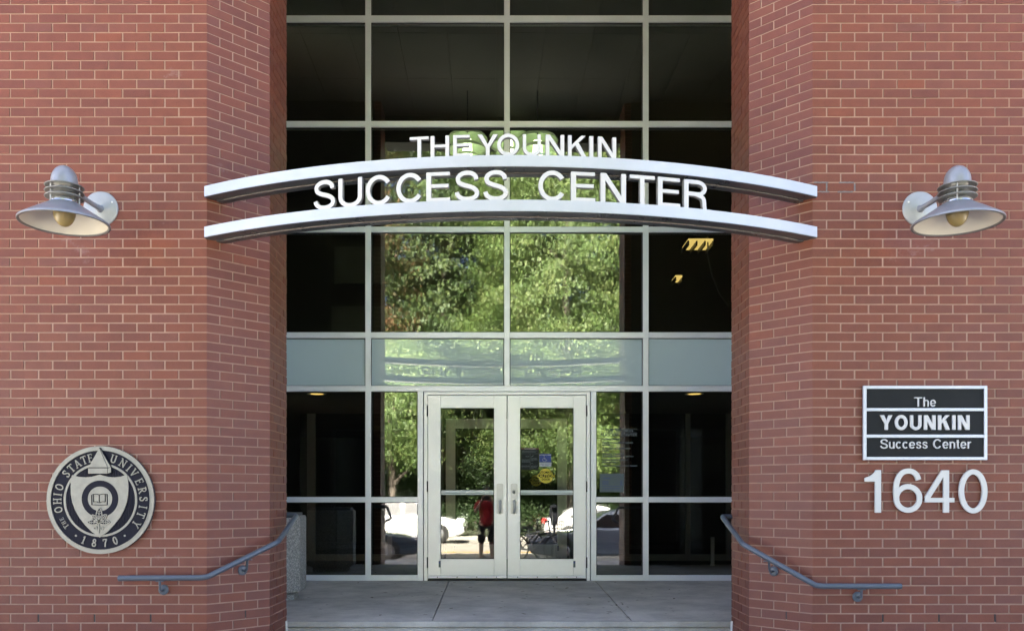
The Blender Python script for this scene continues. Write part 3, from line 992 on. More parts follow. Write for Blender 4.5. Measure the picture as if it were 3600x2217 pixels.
M['rail_light'] = mat('clear_anodised_bar', (.55, .60, .60), .35, metal=.2)
GD = 'outer pair of glass doors'
door_l = make_door(-1, 'white framed glass door leaf hinged beside the left sidelight, no stickers', GD)
door_r = make_door(1, 'white framed glass door leaf with lock cylinder and yellow caution sticker', GD)
# inner pair
for src, lab in ((door_l, 'inner vestibule door leaf seen through the plain glass door'), (door_r, 'inner vestibule door leaf seen through the stickered glass door')):
    c = copy_tree(src)
    c.location.y += 3.05
    c.rotation_euler.z = 0
    LOC[c.name] = Vector(c.location)
    tag(c, lab, 'door', 'inner pair of glass doors')
    for ch in c.children:
        if ch.name.startswith('pane'):
            ch.data = ch.data.copy(); ch.data.materials[0] = M['glass_in']
    if src is door_r: inner_r = c


def sticker_round(root, k, px, py, y):
    """yellow disc: AUTOMATIC / CAUTION / DOOR"""
    cx = (px - 2060.6) / SG; cz = gz(py) - LAND
    r = 25.6 / SG
    d = MB(); d.plate([(cx + r * math.cos(a), cz + r * math.sin(a)) for a in np.linspace(0, 2 * math.pi, 41)[:-1]], y, y + .0006)
    o = d.build('caution_sticker', M['yellow_sign'], root, False)
    hh = r * .23
    w_ = math.sqrt(r * r - hh * hh)
    bnd = MB(); bnd.plate([(cx - w_, cz - hh), (cx + w_, cz - hh), (cx + w_, cz + hh), (cx - w_, cz + hh)], y - .0008, y - .0004)
    bnd.build('black_band', M['black_print'], o, False)
    l1 = MB(); l1.add(*font_mesh('CAUTION', .052, cx, y - .0014, cz - .018, 'CENTER', .0016, .88)); l1.build('yellow_lettering', M['yellow_sign'], o, False)
    l2 = MB()
    l2.add(*font_mesh('AUTOMATIC', .034, cx, y - .0014, cz + .030, 'CENTER', .001, .95))
    l2.add(*font_mesh('DOOR', .034, cx, y - .0014, cz - .052, 'CENTER', .001, .95))
    l2.build('black_lettering', M['black_print'], o, False)


sticker_round(door_r, -1, 1919.4, 1671.5, .018)
sticker_round(inner_r, -1, 1919.4, 1671.5, .018)


def door_signs(root):
    X = lambda px: (px - 2060.6) / SG
    Z = lambda py: gz(py) - LAND
    y = .018
    # blue wheelchair sign
    b = MB(); b.bbox(X(1896.5), X(1938.3), y, y + .001, Z(1623.5), Z(1593.5), .0004)
    o = b.build('access_sign', M['blue_sign'], root, False)
    MB().bbox(X(1897), X(1938.8), y, y + .001, Z(1639.2), Z(1624.3), .0004).build('white_panel', M['white_print'], o, False)
    t = MB(); t.add(*font_mesh('AUTOMATIC DOOR', .0165, X(1917.5), y - .0008, Z(1599.5), 'CENTER', .0006, .9)); t.build('sign_heading', M['white_print'], o, False)
    t = MB(); t.add(*font_mesh('PRESS SWITCH', .0185, X(1917.8), y - .0008, Z(1631), 'CENTER', .0003, .95)); t.add(*font_mesh('TO OPEN', .0185, X(1917.8), y - .0008, Z(1637), 'CENTER', .0003, .95))
    t.build('sign_text', M['blue_print'], o, False)
    w = MB()
    q = lambda px, py: (X(1840 + px / 8.894), Z(1550 + py / 8.894))
    w.stroke(smooth([q(640, 520), q(608, 560), q(612, 605), q(645, 628), q(690, 622), q(715, 595)]), .0028, y - .001, y)
    w.stroke([q(655, 495), q(660, 548), q(700, 552), q(728, 602), q(752, 592)], .0032, y - .0013, y)
    w.stroke([q(658, 520), q(695, 524)], .0026, y - .0016, y)
    w.lathe([(.0001, -.001), (.0034, -.001), (.0034, 0)], 12, (q(655, 470)[0], y, q(655, 470)[1]), 'Y')
    w.build('wheelchair_symbol', M['white_print'], o, False)
    # dark policy notice
    n = MB(); n.bbox(X(1832), X(1894.5), y, y + .001, Z(1650), Z(1573), .0004)
    o = n.build('policy_notice', M['notice_dark'], root, False)
    MB().bbox(X(1832.5), X(1894), y - .0012, y, Z(1578.5), Z(1573.3), .0003).build('notice_header', M['notice_red'], o, False)
    t = MB()
    t.add(*font_mesh('THE OHIO STATE UNIVERSITY', .0125, X(1863.5), y - .0018, Z(1577.4), 'CENTER', .0004, .8))
    t.build('header_lettering', M['white_print'], o, False)
    t = MB()
    t.box(X(1832.6), X(1894), y - .0016, y - .0006, Z(1593.4), Z(1592.6))
    t.box(X(1863.5), X(1864.4), y - .0016, y - .0006, Z(1649), Z(1593.6))
    rj = random.Random(3)
    for (py, a, b_) in ((1583, 1835, 1889), (1585.5, 1835, 1880), (1588, 1835, 1884), (1601, 1848, 1862), (1604, 1848, 1861), (1614, 1834, 1862), (1617, 1834, 1863), (1620, 1834, 1862), (1623, 1834, 1862), (1636, 1834, 1862), (1639, 1834, 1862),
                        (1609, 1867, 1888), (1612, 1867, 1890), (1615, 1867, 1890), (1618, 1867, 1876), (1636, 1867, 1891), (1639, 1867, 1886), (1642, 1867, 1887), (1645, 1867, 1876)):
        x = a
        while x < b_:
            wd = rj.uniform(1.5, 4.2)
            t.box(X(x), X(min(b_, x + wd)), y - .0016, y - .0006, Z(py + .75), Z(py - .55)); x += wd + .7
    t.add([(X(1867), y - .0012, Z(1604)), (X(1876), y - .0012, Z(1598.5)), (X(1877), y - .0012, Z(1600)), (X(1869), y - .0012, Z(1605.5))], [(0, 1, 2, 3)])
    t.stroke(arc(X(1871), Z(1630), .014, .009, 20, 160, 6), .003, y - .0016, y - .0006)
    t.build('notice_text', M['grey_print'], o, False)


door_signs(door_r)

# vinyl directory on the right sidelight
YD = YG + .026
vy = YD
v = MB()
dx = lambda px: (px - PX) * vy / F
dz = lambda py: EYE + (PY - py) * vy / F
Q = lambda px, py: (2080 + px / 5.04, 1450 + py / 5.04)
def vtext(s, px, py, h, bold, w_px=None):
    a, b = Q(px, py)
    vs, fs = font_mesh(s, h * 1.42, 0, vy, dz(b), 'LEFT', bold)
    wd = max(p[0] for p in vs) - min(p[0] for p in vs)
    k = 1.0
    if w_px: k = (w_px / 5.04 * vy / F) / wd
    mn = min(p[0] for p in vs)
    v.add([(dx(a) + (p[0] - mn) * k, p[1], p[2]) for p in vs], fs)
cap = lambda z: z / 5.04 * vy / F
vtext('THE  YOUNKIN', 250, 338, cap(43), .0006, 480)
vtext('SUCCESS  CENTER', 165, 412, cap(43), .0006, 645)
for (s, px, py, wpx) in (('Buckeye Careers', 188, 476, 315), ('Career Counseling & Support', 188, 540, 545), ('Services', 188, 580, 140), ('Counseling & Consultation', 188, 642, 495), ('Service', 188, 682, 120),
                         ('University Center for', 188, 742, 385), ('the Advancement of Teaching', 188, 782, 558), ('Student Athlete Support', 188, 845, 455), ('Services Office', 188, 887, 280), ('Walter E. Dennis Learning Center', 188, 948, 620)):
    vtext(s, px, py, cap(27), .0009, wpx)
for py in (285, 354):
    a, b = Q(165, py); c, d = Q(808, py)
    v.box(dx(a), dx(c), vy, vy + .0004, dz(b) - .002, dz(b) + .002)
o = v.build('window_lettering', M['grey_print'], None)
tag(o, 'white vinyl directory lettering on the sidelight glass beside the stickered door', 'lettering')
nt_ = thing('posted_notice', 'sheet of paper taped inside the sidelight below the vinyl lettering', 'notice', (dx(2150), vy, dz(1727)))
a, b = Q(145, 1075); c, d = Q(570, 1405)
MB().bbox(dx(a), dx(c), vy, vy + .001, dz(d), dz(b), .0004).build('paper', M['paper'], nt_)
t = MB(); rj = random.Random(5)
for i, py in enumerate((1150, 1165, 1210, 1230, 1250, 1268, 1300, 1335, 1365)):
    x = 210 if i < 2 else 190
    e = 330 if i < 2 else (300 if i < 6 else 500)
    a, b = Q(x, py); c, d = Q(e, py)
    t.box(dx(a), dx(c), vy - .001, vy - .0004, dz(b) - .0022, dz(b) + .0016)
for py in (1205, 1225, 1245, 1262, 1280):
    a, b = Q(505, py); c, d = Q(545, py); t.box(dx(a), dx(c), vy - .001, vy - .0004, dz(b) - .0022, dz(b) + .0016)
t.build('printed_lines', M['blue_print'], nt_)

# ------------------------------------------------------------------ vestibule: inner storefront, lights, small things
inn = thing('inner_storefront', 'grey framed inner glass screen at the back of the vestibule', 'glass screen', (0, 13.06, LAND))
YI = 13.07
zi = lambda py: EYE + (PY - py) * YI / F
xi = lambda px: (px - PX) * YI / F
hd0, hd1 = LAND + 2.165, LAND + 2.34
dl, dr_ = gx(1490), gx(2074.4)
for x in (-2.95, xi(1100), xi(1369), dl - .03, dr_ + .03, xi(2205), xi(2420), 3.4):
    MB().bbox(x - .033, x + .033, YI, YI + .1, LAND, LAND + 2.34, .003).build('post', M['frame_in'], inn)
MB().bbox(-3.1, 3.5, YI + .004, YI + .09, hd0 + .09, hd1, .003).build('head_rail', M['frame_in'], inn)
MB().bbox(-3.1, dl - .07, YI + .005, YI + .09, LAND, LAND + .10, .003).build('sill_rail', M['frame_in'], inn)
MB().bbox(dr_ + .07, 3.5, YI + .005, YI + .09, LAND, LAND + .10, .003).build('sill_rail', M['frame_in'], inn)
for (a, b) in ((-3.1, dl - .06), (dr_ + .06, 3.5)):
    MB().add([(a, YI + .05, LAND + .1), (b, YI + .05, LAND + .1), (b, YI + .05, hd0 + .09), (a, YI + .05, hd0 + .09)], [(0, 1, 2, 3)]).build('pane', M['glass_in'], inn)


def downlight(px, py, label):
    D = 10.55
    x, z = pxy(px, py, D)
    z = SLAB0 - .002
    r = thing('recessed_light', label, 'ceiling light', (x, D, z), 'recessed lights in the vestibule ceiling')
    MB().lathe([(.075, .002), (.10, -.004), (.115, -.004), (.118, .003)], 24).build('trim_ring', M['chrome'], r, False)
    MB().lathe([(.0001, -.001), (.08, -.001)], 24).build('lens', M['lit_warm'], r, False)


downlight(1114, 1389, 'lit round ceiling light in the vestibule above the concrete bin')
downlight(2441, 1388, 'lit round ceiling light in the vestibule behind the pane next to the nameplate pier')


def troffer(px, py, D, wd, dp, n, label):
    x, z = pxy(px, py, D)
    r = thing('troffer_light', label, 'ceiling light', (x, D, z), 'lit ceiling troffers in the dark upper room')
    MB().box(-wd / 2, wd / 2, -dp / 2, dp / 2, .006, .05).build('lens', M['lit_troffer'], r, False)
    f = MB()
    for i in range(n + 1):
        q = -wd / 2 + wd * i / n
        f.box(q - .012, q + .012, -dp / 2, dp / 2, -.06, .02)
    f.build('louvre', M['dark_metal'], r, False)


troffer(2452, 865, 14.2, .40, .50, 3, 'larger lit ceiling panel high in the dark pane beside the right pier')
troffer(2380, 985, 17.0, .13, .40, 1, 'smaller lit ceiling panel lower in the dark pane beside the right pier')
x, z = pxy(2490, 830, 14.0); cable = MB()
cable.tube([(pxy(a, b, 14.0)[0], 14.0, pxy(a, b, 14.0)[1]) for a, b in ((2488, 800), (2489, 900), (2502, 965), (2528, 1030), (2562, 1078))], .012, 6)
tag(cable.build('hanging_cable', M['cable'], None), 'thin grey cable sagging behind the dark pane beside the right pier', 'cable')


def pendant(px, py, D, label):
    x, z = pxy(px, py, D)
    r = thing('pendant_lamp', label, 'pendant lamp', (x, D, z), 'pale green pendant lamps behind the glass')
    for i, (rr, h, dz_) in enumerate(((.30, .13, .10), (.285, .12, -.06), (.20, .08, -.17))):
        MB().lathe([(.05, dz_ + h), (rr * .55, dz_ + h * .82), (rr * .88, dz_ + h * .4), (rr, dz_), (rr * .985, dz_ - .004), (rr * .86, dz_ + h * .36), (rr * .5, dz_ + h * .7)], 28).build('shade', M['lit_pendant'], r, False)
    MB().lathe([(.0001, -.21), (.06, -.2), (.075, -.1), (.06, .1), (.0001, .12)], 16).build('lamp_core', M['pendant_lamp'], r, False)
    for a in range(6):
        MB().box(-.004, .004, -.004, .004, -.2, .2)
    MB().tube([(0, 0, .2), (0, 0, SOF - z)], .01, 6).build('stem', M['dark_metal'], r, False)


pendant(1643, 515, 12.6, 'pale green tiered pendant lamp behind the letters H and E')
pendant(1788, 500, 13.4, 'pale green tiered pendant lamp behind the letters Y and O')
pendant(1890, 520, 12.6, 'pale green tiered pendant lamp behind the letters U and N')

# steel bin inside on the right, posted sheets on the inner wall
x, z = pxy(2505, 1935, 12.2)
b_ = thing('steel_bin', 'slim steel cylinder bin standing on the vestibule floor behind the right pane', 'bin', (x, 12.2, LAND))
MB().lathe([(.0001, 0), (.035, 0), (.035, .012), (.028, .02), (.028, .40), (.0001, .40)], 20, (0, 0, 0)).build('cylinder', M['chrome'], b_, False)
MB().lathe([(.022, .401), (.028, .405), (.028, .425), (.022, .43)], 20).build('rim', M['dark_metal'], b_, False)
x0, z1 = pxy(2467, 1560, 14.5); x1, z0 = pxy(2538, 1660, 14.5)
o = MB().bbox(x0, x1, 14.5, 14.52, z0, z1, .003).build('wall_notice', M['board'], None)
tag(o, 'pale sheet posted on the dark wall behind the right pane', 'notice')

# ------------------------------------------------------------------ concrete bin behind the left pier
DB = 8.5
bx_ = -2.28
bn = thing('litter_bin', 'eight sided pebbled concrete litter bin standing behind the left brick pier', 'litter bin', (bx_, DB, landz(DB) - .004))
R8 = lambda r: [(r * math.cos(R(22.5 + 45 * i)) / math.cos(R(22.5)), r * math.sin(R(22.5 + 45 * i)) / math.cos(R(22.5))) for i in range(8)]
body = MB()
lev = [(.235, 0), (.235, .055), (.295, .085), (.305, .11), (.305, .80), (.295, .82)]
vs = []; fs = []
for r, z in lev: vs += [(p[0], p[1], z) for p in R8(r)]
for i in range(len(lev) - 1):
    for k in range(8): fs.append((i * 8 + k, i * 8 + (k + 1) % 8, (i + 1) * 8 + (k + 1) % 8, (i + 1) * 8 + k))
fs.append(tuple(range(len(vs) - 8, len(vs))))
body.add(vs, fs)
body.build('body', M['pebble'], bn, False)
MB().prism(R8(.27), .815, .85).build('lid', M['dark_lid'], bn, False)

# dry leaf scraps on the landing
lv = MB(); rj = random.Random(77)
for i in range(60):
    x = rj.uniform(XL2 + .05, XR2 - .05); y = rj.uniform(YE + .1, YG - .1); a = rj.uniform(0, 6.28); L_ = rj.uniform(.012, .038); wv = L_ * rj.uniform(.3, .6)
    c_, s_ = math.cos(a), math.sin(a)
    pt = [(-L_, 0, 0), (0, -wv, rj.uniform(0, .004)), (L_, 0, rj.uniform(0, .006)), (0, wv, rj.uniform(0, .004))]
    lv.add([(x + p[0] * c_ - p[1] * s_, y + p[0] * s_ + p[1] * c_, landz(y) + .003 + p[2]) for p in pt], [(0, 1, 2, 3)])
o = lv.build('leaf_litter', M['dry_leaf'], None)
o['kind'] = 'stuff'

# ------------------------------------------------------------------ bowed entrance sign
sg = thing('entrance_sign', 'white bowed double beam sign with raised letters spanning the entrance', 'sign', (0, YW, EYE + 1.9))
DE, DCn = 6.22, 5.65
XE0, XE1 = (718 - PX) * DE / F, (2873 - PX) * DE / F
XC = (XE0 + XE1) / 2; HALF = (XE1 - XE0) / 2; SAG = DE - DCn
RAD = (HALF ** 2 + SAG ** 2) / (2 * SAG)
YC = DCn + RAD                    # centre of the bow
A1 = math.asin(HALF / RAD)
ZT, ZB_, BH = EYE + 2.227, EYE + 1.935, .0737
BDp = .165


def bow(a, r): return (XC + r * math.sin(a), YC - r * math.cos(a))


def bow_bar(z0, z1, r0, r1, m, name, parent, n=48, a=A1):
    """curved bar between radii r0 (front) and r1"""
    vs = []; fs = []
    for i in range(n + 1):
        t = -a + 2 * a * i / n
        # the ends are cut square to the wall
        f = bow(t, r0); b = bow(t, r1)
        if i in (0, n): b = (f[0], b[1] + .0)
        vs += [(f[0], f[1], z0), (f[0], f[1], z1), (b[0], b[1], z1), (b[0], b[1], z0)]
    for i in range(n):
        q = 4 * i
        for k in range(4): fs.append((q + k, q + (k + 1) % 4, q + 4 + (k + 1) % 4, q + 4 + k))
    fs.append((0, 3, 2, 1)); e = 4 * n; fs.append((e, e + 1, e + 2, e + 3))
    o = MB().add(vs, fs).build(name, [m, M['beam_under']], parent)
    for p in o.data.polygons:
        if p.normal.y > .5: p.material_index = 1        # the back web takes the dark underside colour
    return o


for zt in (ZT, ZB_):
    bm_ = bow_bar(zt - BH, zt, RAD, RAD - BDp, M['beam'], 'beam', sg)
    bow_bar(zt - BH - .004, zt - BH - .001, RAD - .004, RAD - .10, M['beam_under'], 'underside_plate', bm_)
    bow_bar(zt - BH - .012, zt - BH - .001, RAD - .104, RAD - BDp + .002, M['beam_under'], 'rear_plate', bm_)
    wl = MB(); n = 90
    rj = random.Random(4)
    wl.tube([(*bow(-A1 * .96 + 2 * A1 * .96 * i / n, RAD - .101 + rj.uniform(-.001, .001)), zt - BH - .007 + rj.uniform(-.0015, .0015)) for i in range(n + 1)], .0035, 5)
    wl.build('weld_seam', M['weld'], bm_)

letters = {'top': (ZT, .139, .140, 'THEYOUNKIN', [(1440.6, 1507), (1513.7, 1578.8), (1593, 1652), (1679, 1750), (1747, 1826.5), (1837.6, 1902), (1918.6, 1983.7), (1997.3, 2061.5), (2072.6, 2086), (2102.7, 2166.3)]),
           'low': (ZB_, .193, .132, 'SUCCESSCENTER', [(1102, 1178), (1189, 1273.5), (1285, 1377.6), (1392, 1487.5), (1498.6, 1582), (1597.4, 1685.4), (1698, 1786.5), (1891.5, 1990), (2007.5, 2093), (2111.4, 2201), (2214, 2302), (2313, 2391.6), (2405, 2486.5)])}


def on_bow(px):
    """angle on the bow under the photo column px"""
    a = 0.0
    for _ in range(30):
        x, y = bow(a, RAD - .006)
        a += ((px - PX) * y / F - x) / RAD
    return a


for key, (zt, hgt, wst, txt, spans) in letters.items():
    for ch, (p0, p1) in zip(txt, spans):
        a0, a1 = on_bow(p0), on_bow(p1)
        am = (a0 + a1) / 2
        wd = 2 * (RAD - .006) * math.sin((a1 - a0) / 2)
        gw = glyph(ch, wst)[1]
        mb = MB()
        put_glyph(mb, ch, wst, -wd / 2, .0, wd / gw, hgt, 0, .030)
        x, y = bow(am, RAD - .006)
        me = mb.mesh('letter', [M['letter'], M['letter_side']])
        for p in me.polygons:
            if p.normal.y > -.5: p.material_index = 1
        o = bpy.data.objects.new('letter', me)
        C.objects.link(o); o.parent = sg
        base = LOC[sg.name]
        o.location = (x - base.x, y - base.y, zt - .001 - base.z)
        o.rotation_euler = (0, 0, am)
        o['label'] = 'raised white letter ' + ch

# ------------------------------------------------------------------ wall lamps
def make_lamp(side, px_plate, label):
    x = (px_plate - PX) / S1
    Zp = EYE + (PY - 735) / S1
    root = thing('wall_lamp', label, 'wall lamp', (x, YW, Zp), 'dome topped wall lamps')
    ya = 5.73 - YW
    q = lambda py: EYE + (PY - py) * 5.73 / F - Zp
    MB().lathe([(.0001, -.014), (.118, -.014), (.1245, -.009), (.1265, 0)], 40, (0, 0, 0), 'Y').build('wall_plate', M['plate'], root, False)
    scw = MB()
    for a in (28, 152, 270): scw.lathe([(.0001, -.019), (.006, -.018), (.0075, -.013)], 8, (.098 * math.cos(R(a)), 0, .098 * math.sin(R(a))), 'Y')
    scw.build('screw', M['chrome'], root, False)
    arm = MB(); zr = q(650)
    arm.tube([(0, -.008, zr * .2), (0, -.05, zr * .25), (0, -.12, zr * .6), (0, ya + .12, zr), (0, ya, zr)], [.030, .019, .0175, .0175, .0175], 12)
    arm.build('arm', M['lamp_top'], root, False)
    c = (0, ya, 0)
    zd = q(655)
    prof = [(.0835, zd)]
    rd = .083; ht = q(583) - zd
    prof += [(rd, zd + ht * .22)]
    for i in range(1, 11):
        a = R(90 * i / 10)
        prof.append((max(.0001, rd * math.cos(a)), zd + ht * .22 + ht * .78 * math.sin(a)))
    MB().lathe(prof, 32, c).build('dome', M['lamp_top'], root, False)
    for py in (657, 676, 695):
        z = q(py)
        MB().lathe([(.05, z + .003), (.115, z + .005), (.121, z + .001), (.121, z - .003), (.114, z - .004), (.05, z - .004)], 36, c).build('louvre_ring', M['lamp_ring'], root, False)
    for i in range(3):
        a = R(-118 + 120 * i)
        MB().tube([(.098 * math.cos(a), ya + .098 * math.sin(a), q(657)), (.098 * math.cos(a), ya + .098 * math.sin(a), q(722))], .005, 6).build('spacer_rod', M['plate'], root, False)
    MB().lathe([(.069, q(655)), (.069, q(700)), (.080, q(701)), (.086, q(704)), (.086, q(718))], 32, c).build('collar', M['lamp_neck'], root, False)
    zr0, zr1 = q(714), q(783)
    MB().lathe([(.084, zr0), (.09, zr0 - .002), (.272, zr1 + .012), (.281, zr1 + .004), (.282, zr1 - .006)], 56, c).build('shade', M['lamp_top'], root, False)
    MB().lathe([(.282, zr1 - .006), (.279, zr1 - .010), (.266, zr1 - .007), (.263, zr1 - .001)], 56, c).build('shade_lip', M['lamp_ring'], root, False)
    MB().lathe([(.263, zr1 - .001), (.09, zr0 - .012), (.0001, zr0 - .014)], 56, c).build('shade_lining', M['lamp_in'], root, False)
    gz0 = q(700); gb = q(797)
    pr = [(.071, zr0 - .013)]
    for i in range(1, 11):
        a = R(90 * i / 10); pr.append((max(.0001, .071 * math.cos(a)), zr0 - .05 - (zr0 - .05 - gb) * math.sin(a)))
    MB().lathe(pr, 28, c).build('globe', M['bulb'], root, False)
    return root


make_lamp(-1, 355, 'galvanised dome wall lamp on the brick pier above the round seal')
make_lamp(1, 3233, 'galvanised dome wall lamp on the brick pier above the black nameplate')

# ------------------------------------------------------------------ round seal
SX, SZ = (352.6 - PX) * (YW - .03) / F, EYE + (PY - 1756.4) * (YW - .03) / F
seal = thing('wall_seal', 'round bronze and navy university seal on the left brick pier', 'seal', (SX, YW, SZ))
U = .388 / 695
qs = lambda x, y: ((x - 747) * U, (761 - y) * U)
circ = lambda cx, cy, r, n=64: [(cx + r * math.cos(2 * math.pi * i / n), cy + r * math.sin(2 * math.pi * i / n)) for i in range(n)]
MB().plate(circ(0, 0, .3875, 80), -.022, -.001).build('backing_disc', M['disc_edge'], seal, False)
MB().plate(circ(0, 0, .372, 80), -.0235, -.021).build('enamel_field', M['navy'], seal, False)
MB().stroke(circ(0, 0, .372, 96), .031, -.030, -.015, True).stroke(circ(0, 0, .3585, 96), .004, -.0325, -.02, True).build('outer_rim', M['bronze'], seal, False)
MB().stroke(circ(0, 0, .2575, 80), .0155, -.029, -.02, True).build('inner_ring', M['bronze'], seal, False)
rb = MB()
for i in range(-13, 14):
    x = i * .0185
    hgt = math.sqrt(max(0, .248 ** 2 - x * x))
    rb.box(x - .0055, x + .0055, -.0262, -.02, -hgt, hgt)
rb.build('ribbed_field', M['navy'], seal, False)
shp = [(385, 440), (470, 462), (560, 468), (640, 460), (695, 446), (740, 432), (785, 446), (850, 462), (930, 468), (1010, 460), (1092, 432), (1106, 500), (1113, 590), (1108, 690), (1090, 790), (1055, 890), (1000, 990), (930, 1080), (850, 1165), (740, 1242),
       (640, 1170), (555, 1085), (480, 990), (425, 890), (388, 790), (370, 690), (367, 590), (372, 500)]
MB().plate([qs(*p) for p in shp], -.034, -.02).build('shield', M['bronze'], seal, False)
ccx, ccz = qs(747, 745)
MB().stroke([(ccx + p[0], ccz + p[1]) for p in circ(0, 0, 197 * U, 56)], 78 * U, -.0352, -.03, True).build('dark_ring', M['navy'], seal, False)
bk = MB()
for (pts) in ([(640, 700), (650, 685), (740, 690), (740, 790), (650, 785), (640, 825)], [(840, 690), (840, 822), (740, 830), (640, 825), (640, 818), (740, 812), (832, 812), (832, 690)]):
    pass
bk.stroke(smooth([qs(652, 688), qs(700, 684), qs(738, 694), qs(776, 684), qs(836, 684)]), 7 * U, -.0385, -.033)
bk.stroke(smooth([qs(662, 785), qs(700, 782), qs(738, 794), qs(776, 782), qs(815, 786)]), 7 * U, -.0388, -.033)
bk.stroke([qs(738, 694), qs(738, 794)], 6 * U, -.0386, -.033)
bk.stroke([qs(640, 694), qs(642, 822), qs(738, 826), qs(840, 824), qs(840, 684)], 8 * U, -.0384, -.033)
bk.stroke([qs(664, 688), qs(664, 785)], 6 * U, -.0387, -.033); bk.stroke([qs(815, 688), qs(815, 785)], 6 * U, -.0387, -.033)
bk.build('book_emblem', M['navy'], seal, False)
# leaf sprig
lf0 = MB(); lf1 = MB()
ctr = (735, 1048)
for (tip, wd) in (((742, 862), 76), ((648, 955), 62), ((832, 948), 62), ((586, 1046), 62), ((876, 1042), 62)):
    dxx, dyy = tip[0] - ctr[0], tip[1] - ctr[1]
    ln = math.hypot(dxx, dyy); ux, uy = dxx / ln, dyy / ln
    out = []
    for s_, seq in ((1, (0, .15, .35, .55, .75, .9, 1)), (-1, (.9, .75, .55, .35, .15))):
        for t_ in seq:
            wv = wd / 2 * math.sin(math.pi * min(1, t_ * .92 + .04)) ** .8
            out.append(qs(ctr[0] + ux * ln * t_ - uy * wv * s_, ctr[1] + uy * ln * t_ + ux * wv * s_))
    lf0.plate(out, -.0375, -.033)
    lf1.stroke(out, 11 * U, -.0415, -.034, True)
    lf1.stroke([qs(*ctr), qs(ctr[0] + dxx * .85, ctr[1] + dyy * .85)], 8 * U, -.0412, -.034)
    for t_ in (.35, .55, .72):
        for s_ in (1, -1):
            wv = wd / 2 * .62
            lf1.stroke([qs(ctr[0] + dxx * t_, ctr[1] + dyy * t_), qs(ctr[0] + dxx * (t_ + .12) - uy * wv * s_, ctr[1] + dyy * (t_ + .12) + ux * wv * s_)], 6 * U, -.0408, -.034)
lf1.stroke([qs(735, 1048), qs(738, 1110), qs(732, 1185)], 15 * U, -.041, -.034)
for s_ in (-1, 1):
    lf1.stroke([qs(735 + s_ * (40 + 22 * math.cos(a)), 1122 - 20 * math.sin(a)) for a in np.linspace(0, 2 * math.pi, 15)[:-1]], 8 * U, -.0405, -.034, True)
sprig = lf0.build('leaf_sprig', M['navy'], seal, False)
lf1.build('leaf_outline', M['bronze'], sprig, False)
# pyramid
py_ = MB()
py_.plate([qs(608, 340), qs(745, 94), qs(848, 340)], -.044, -.02)
py_.plate([qs(602, 352), qs(846, 352), qs(846, 420), qs(602, 420)], -.043, -.02)
py_.plate([qs(852, 352), qs(890, 345), qs(893, 404), qs(852, 418)], -.040, -.02)
py_.plate([qs(754, 104), qs(888, 338), qs(854, 342)], -.040, -.02)
pyo = py_.build('pyramid_emblem', M['bronze'], seal, False)
pe = MB()
pe.plate([qs(604, 338), qs(744, 84), qs(757, 92), qs(896, 338), qs(898, 408), qs(852, 424), qs(598, 424)], -.0385, -.02)
pe.build('pyramid_backing', M['navy'], pyo, False)  # navy backing plate that edges the pyramid faces


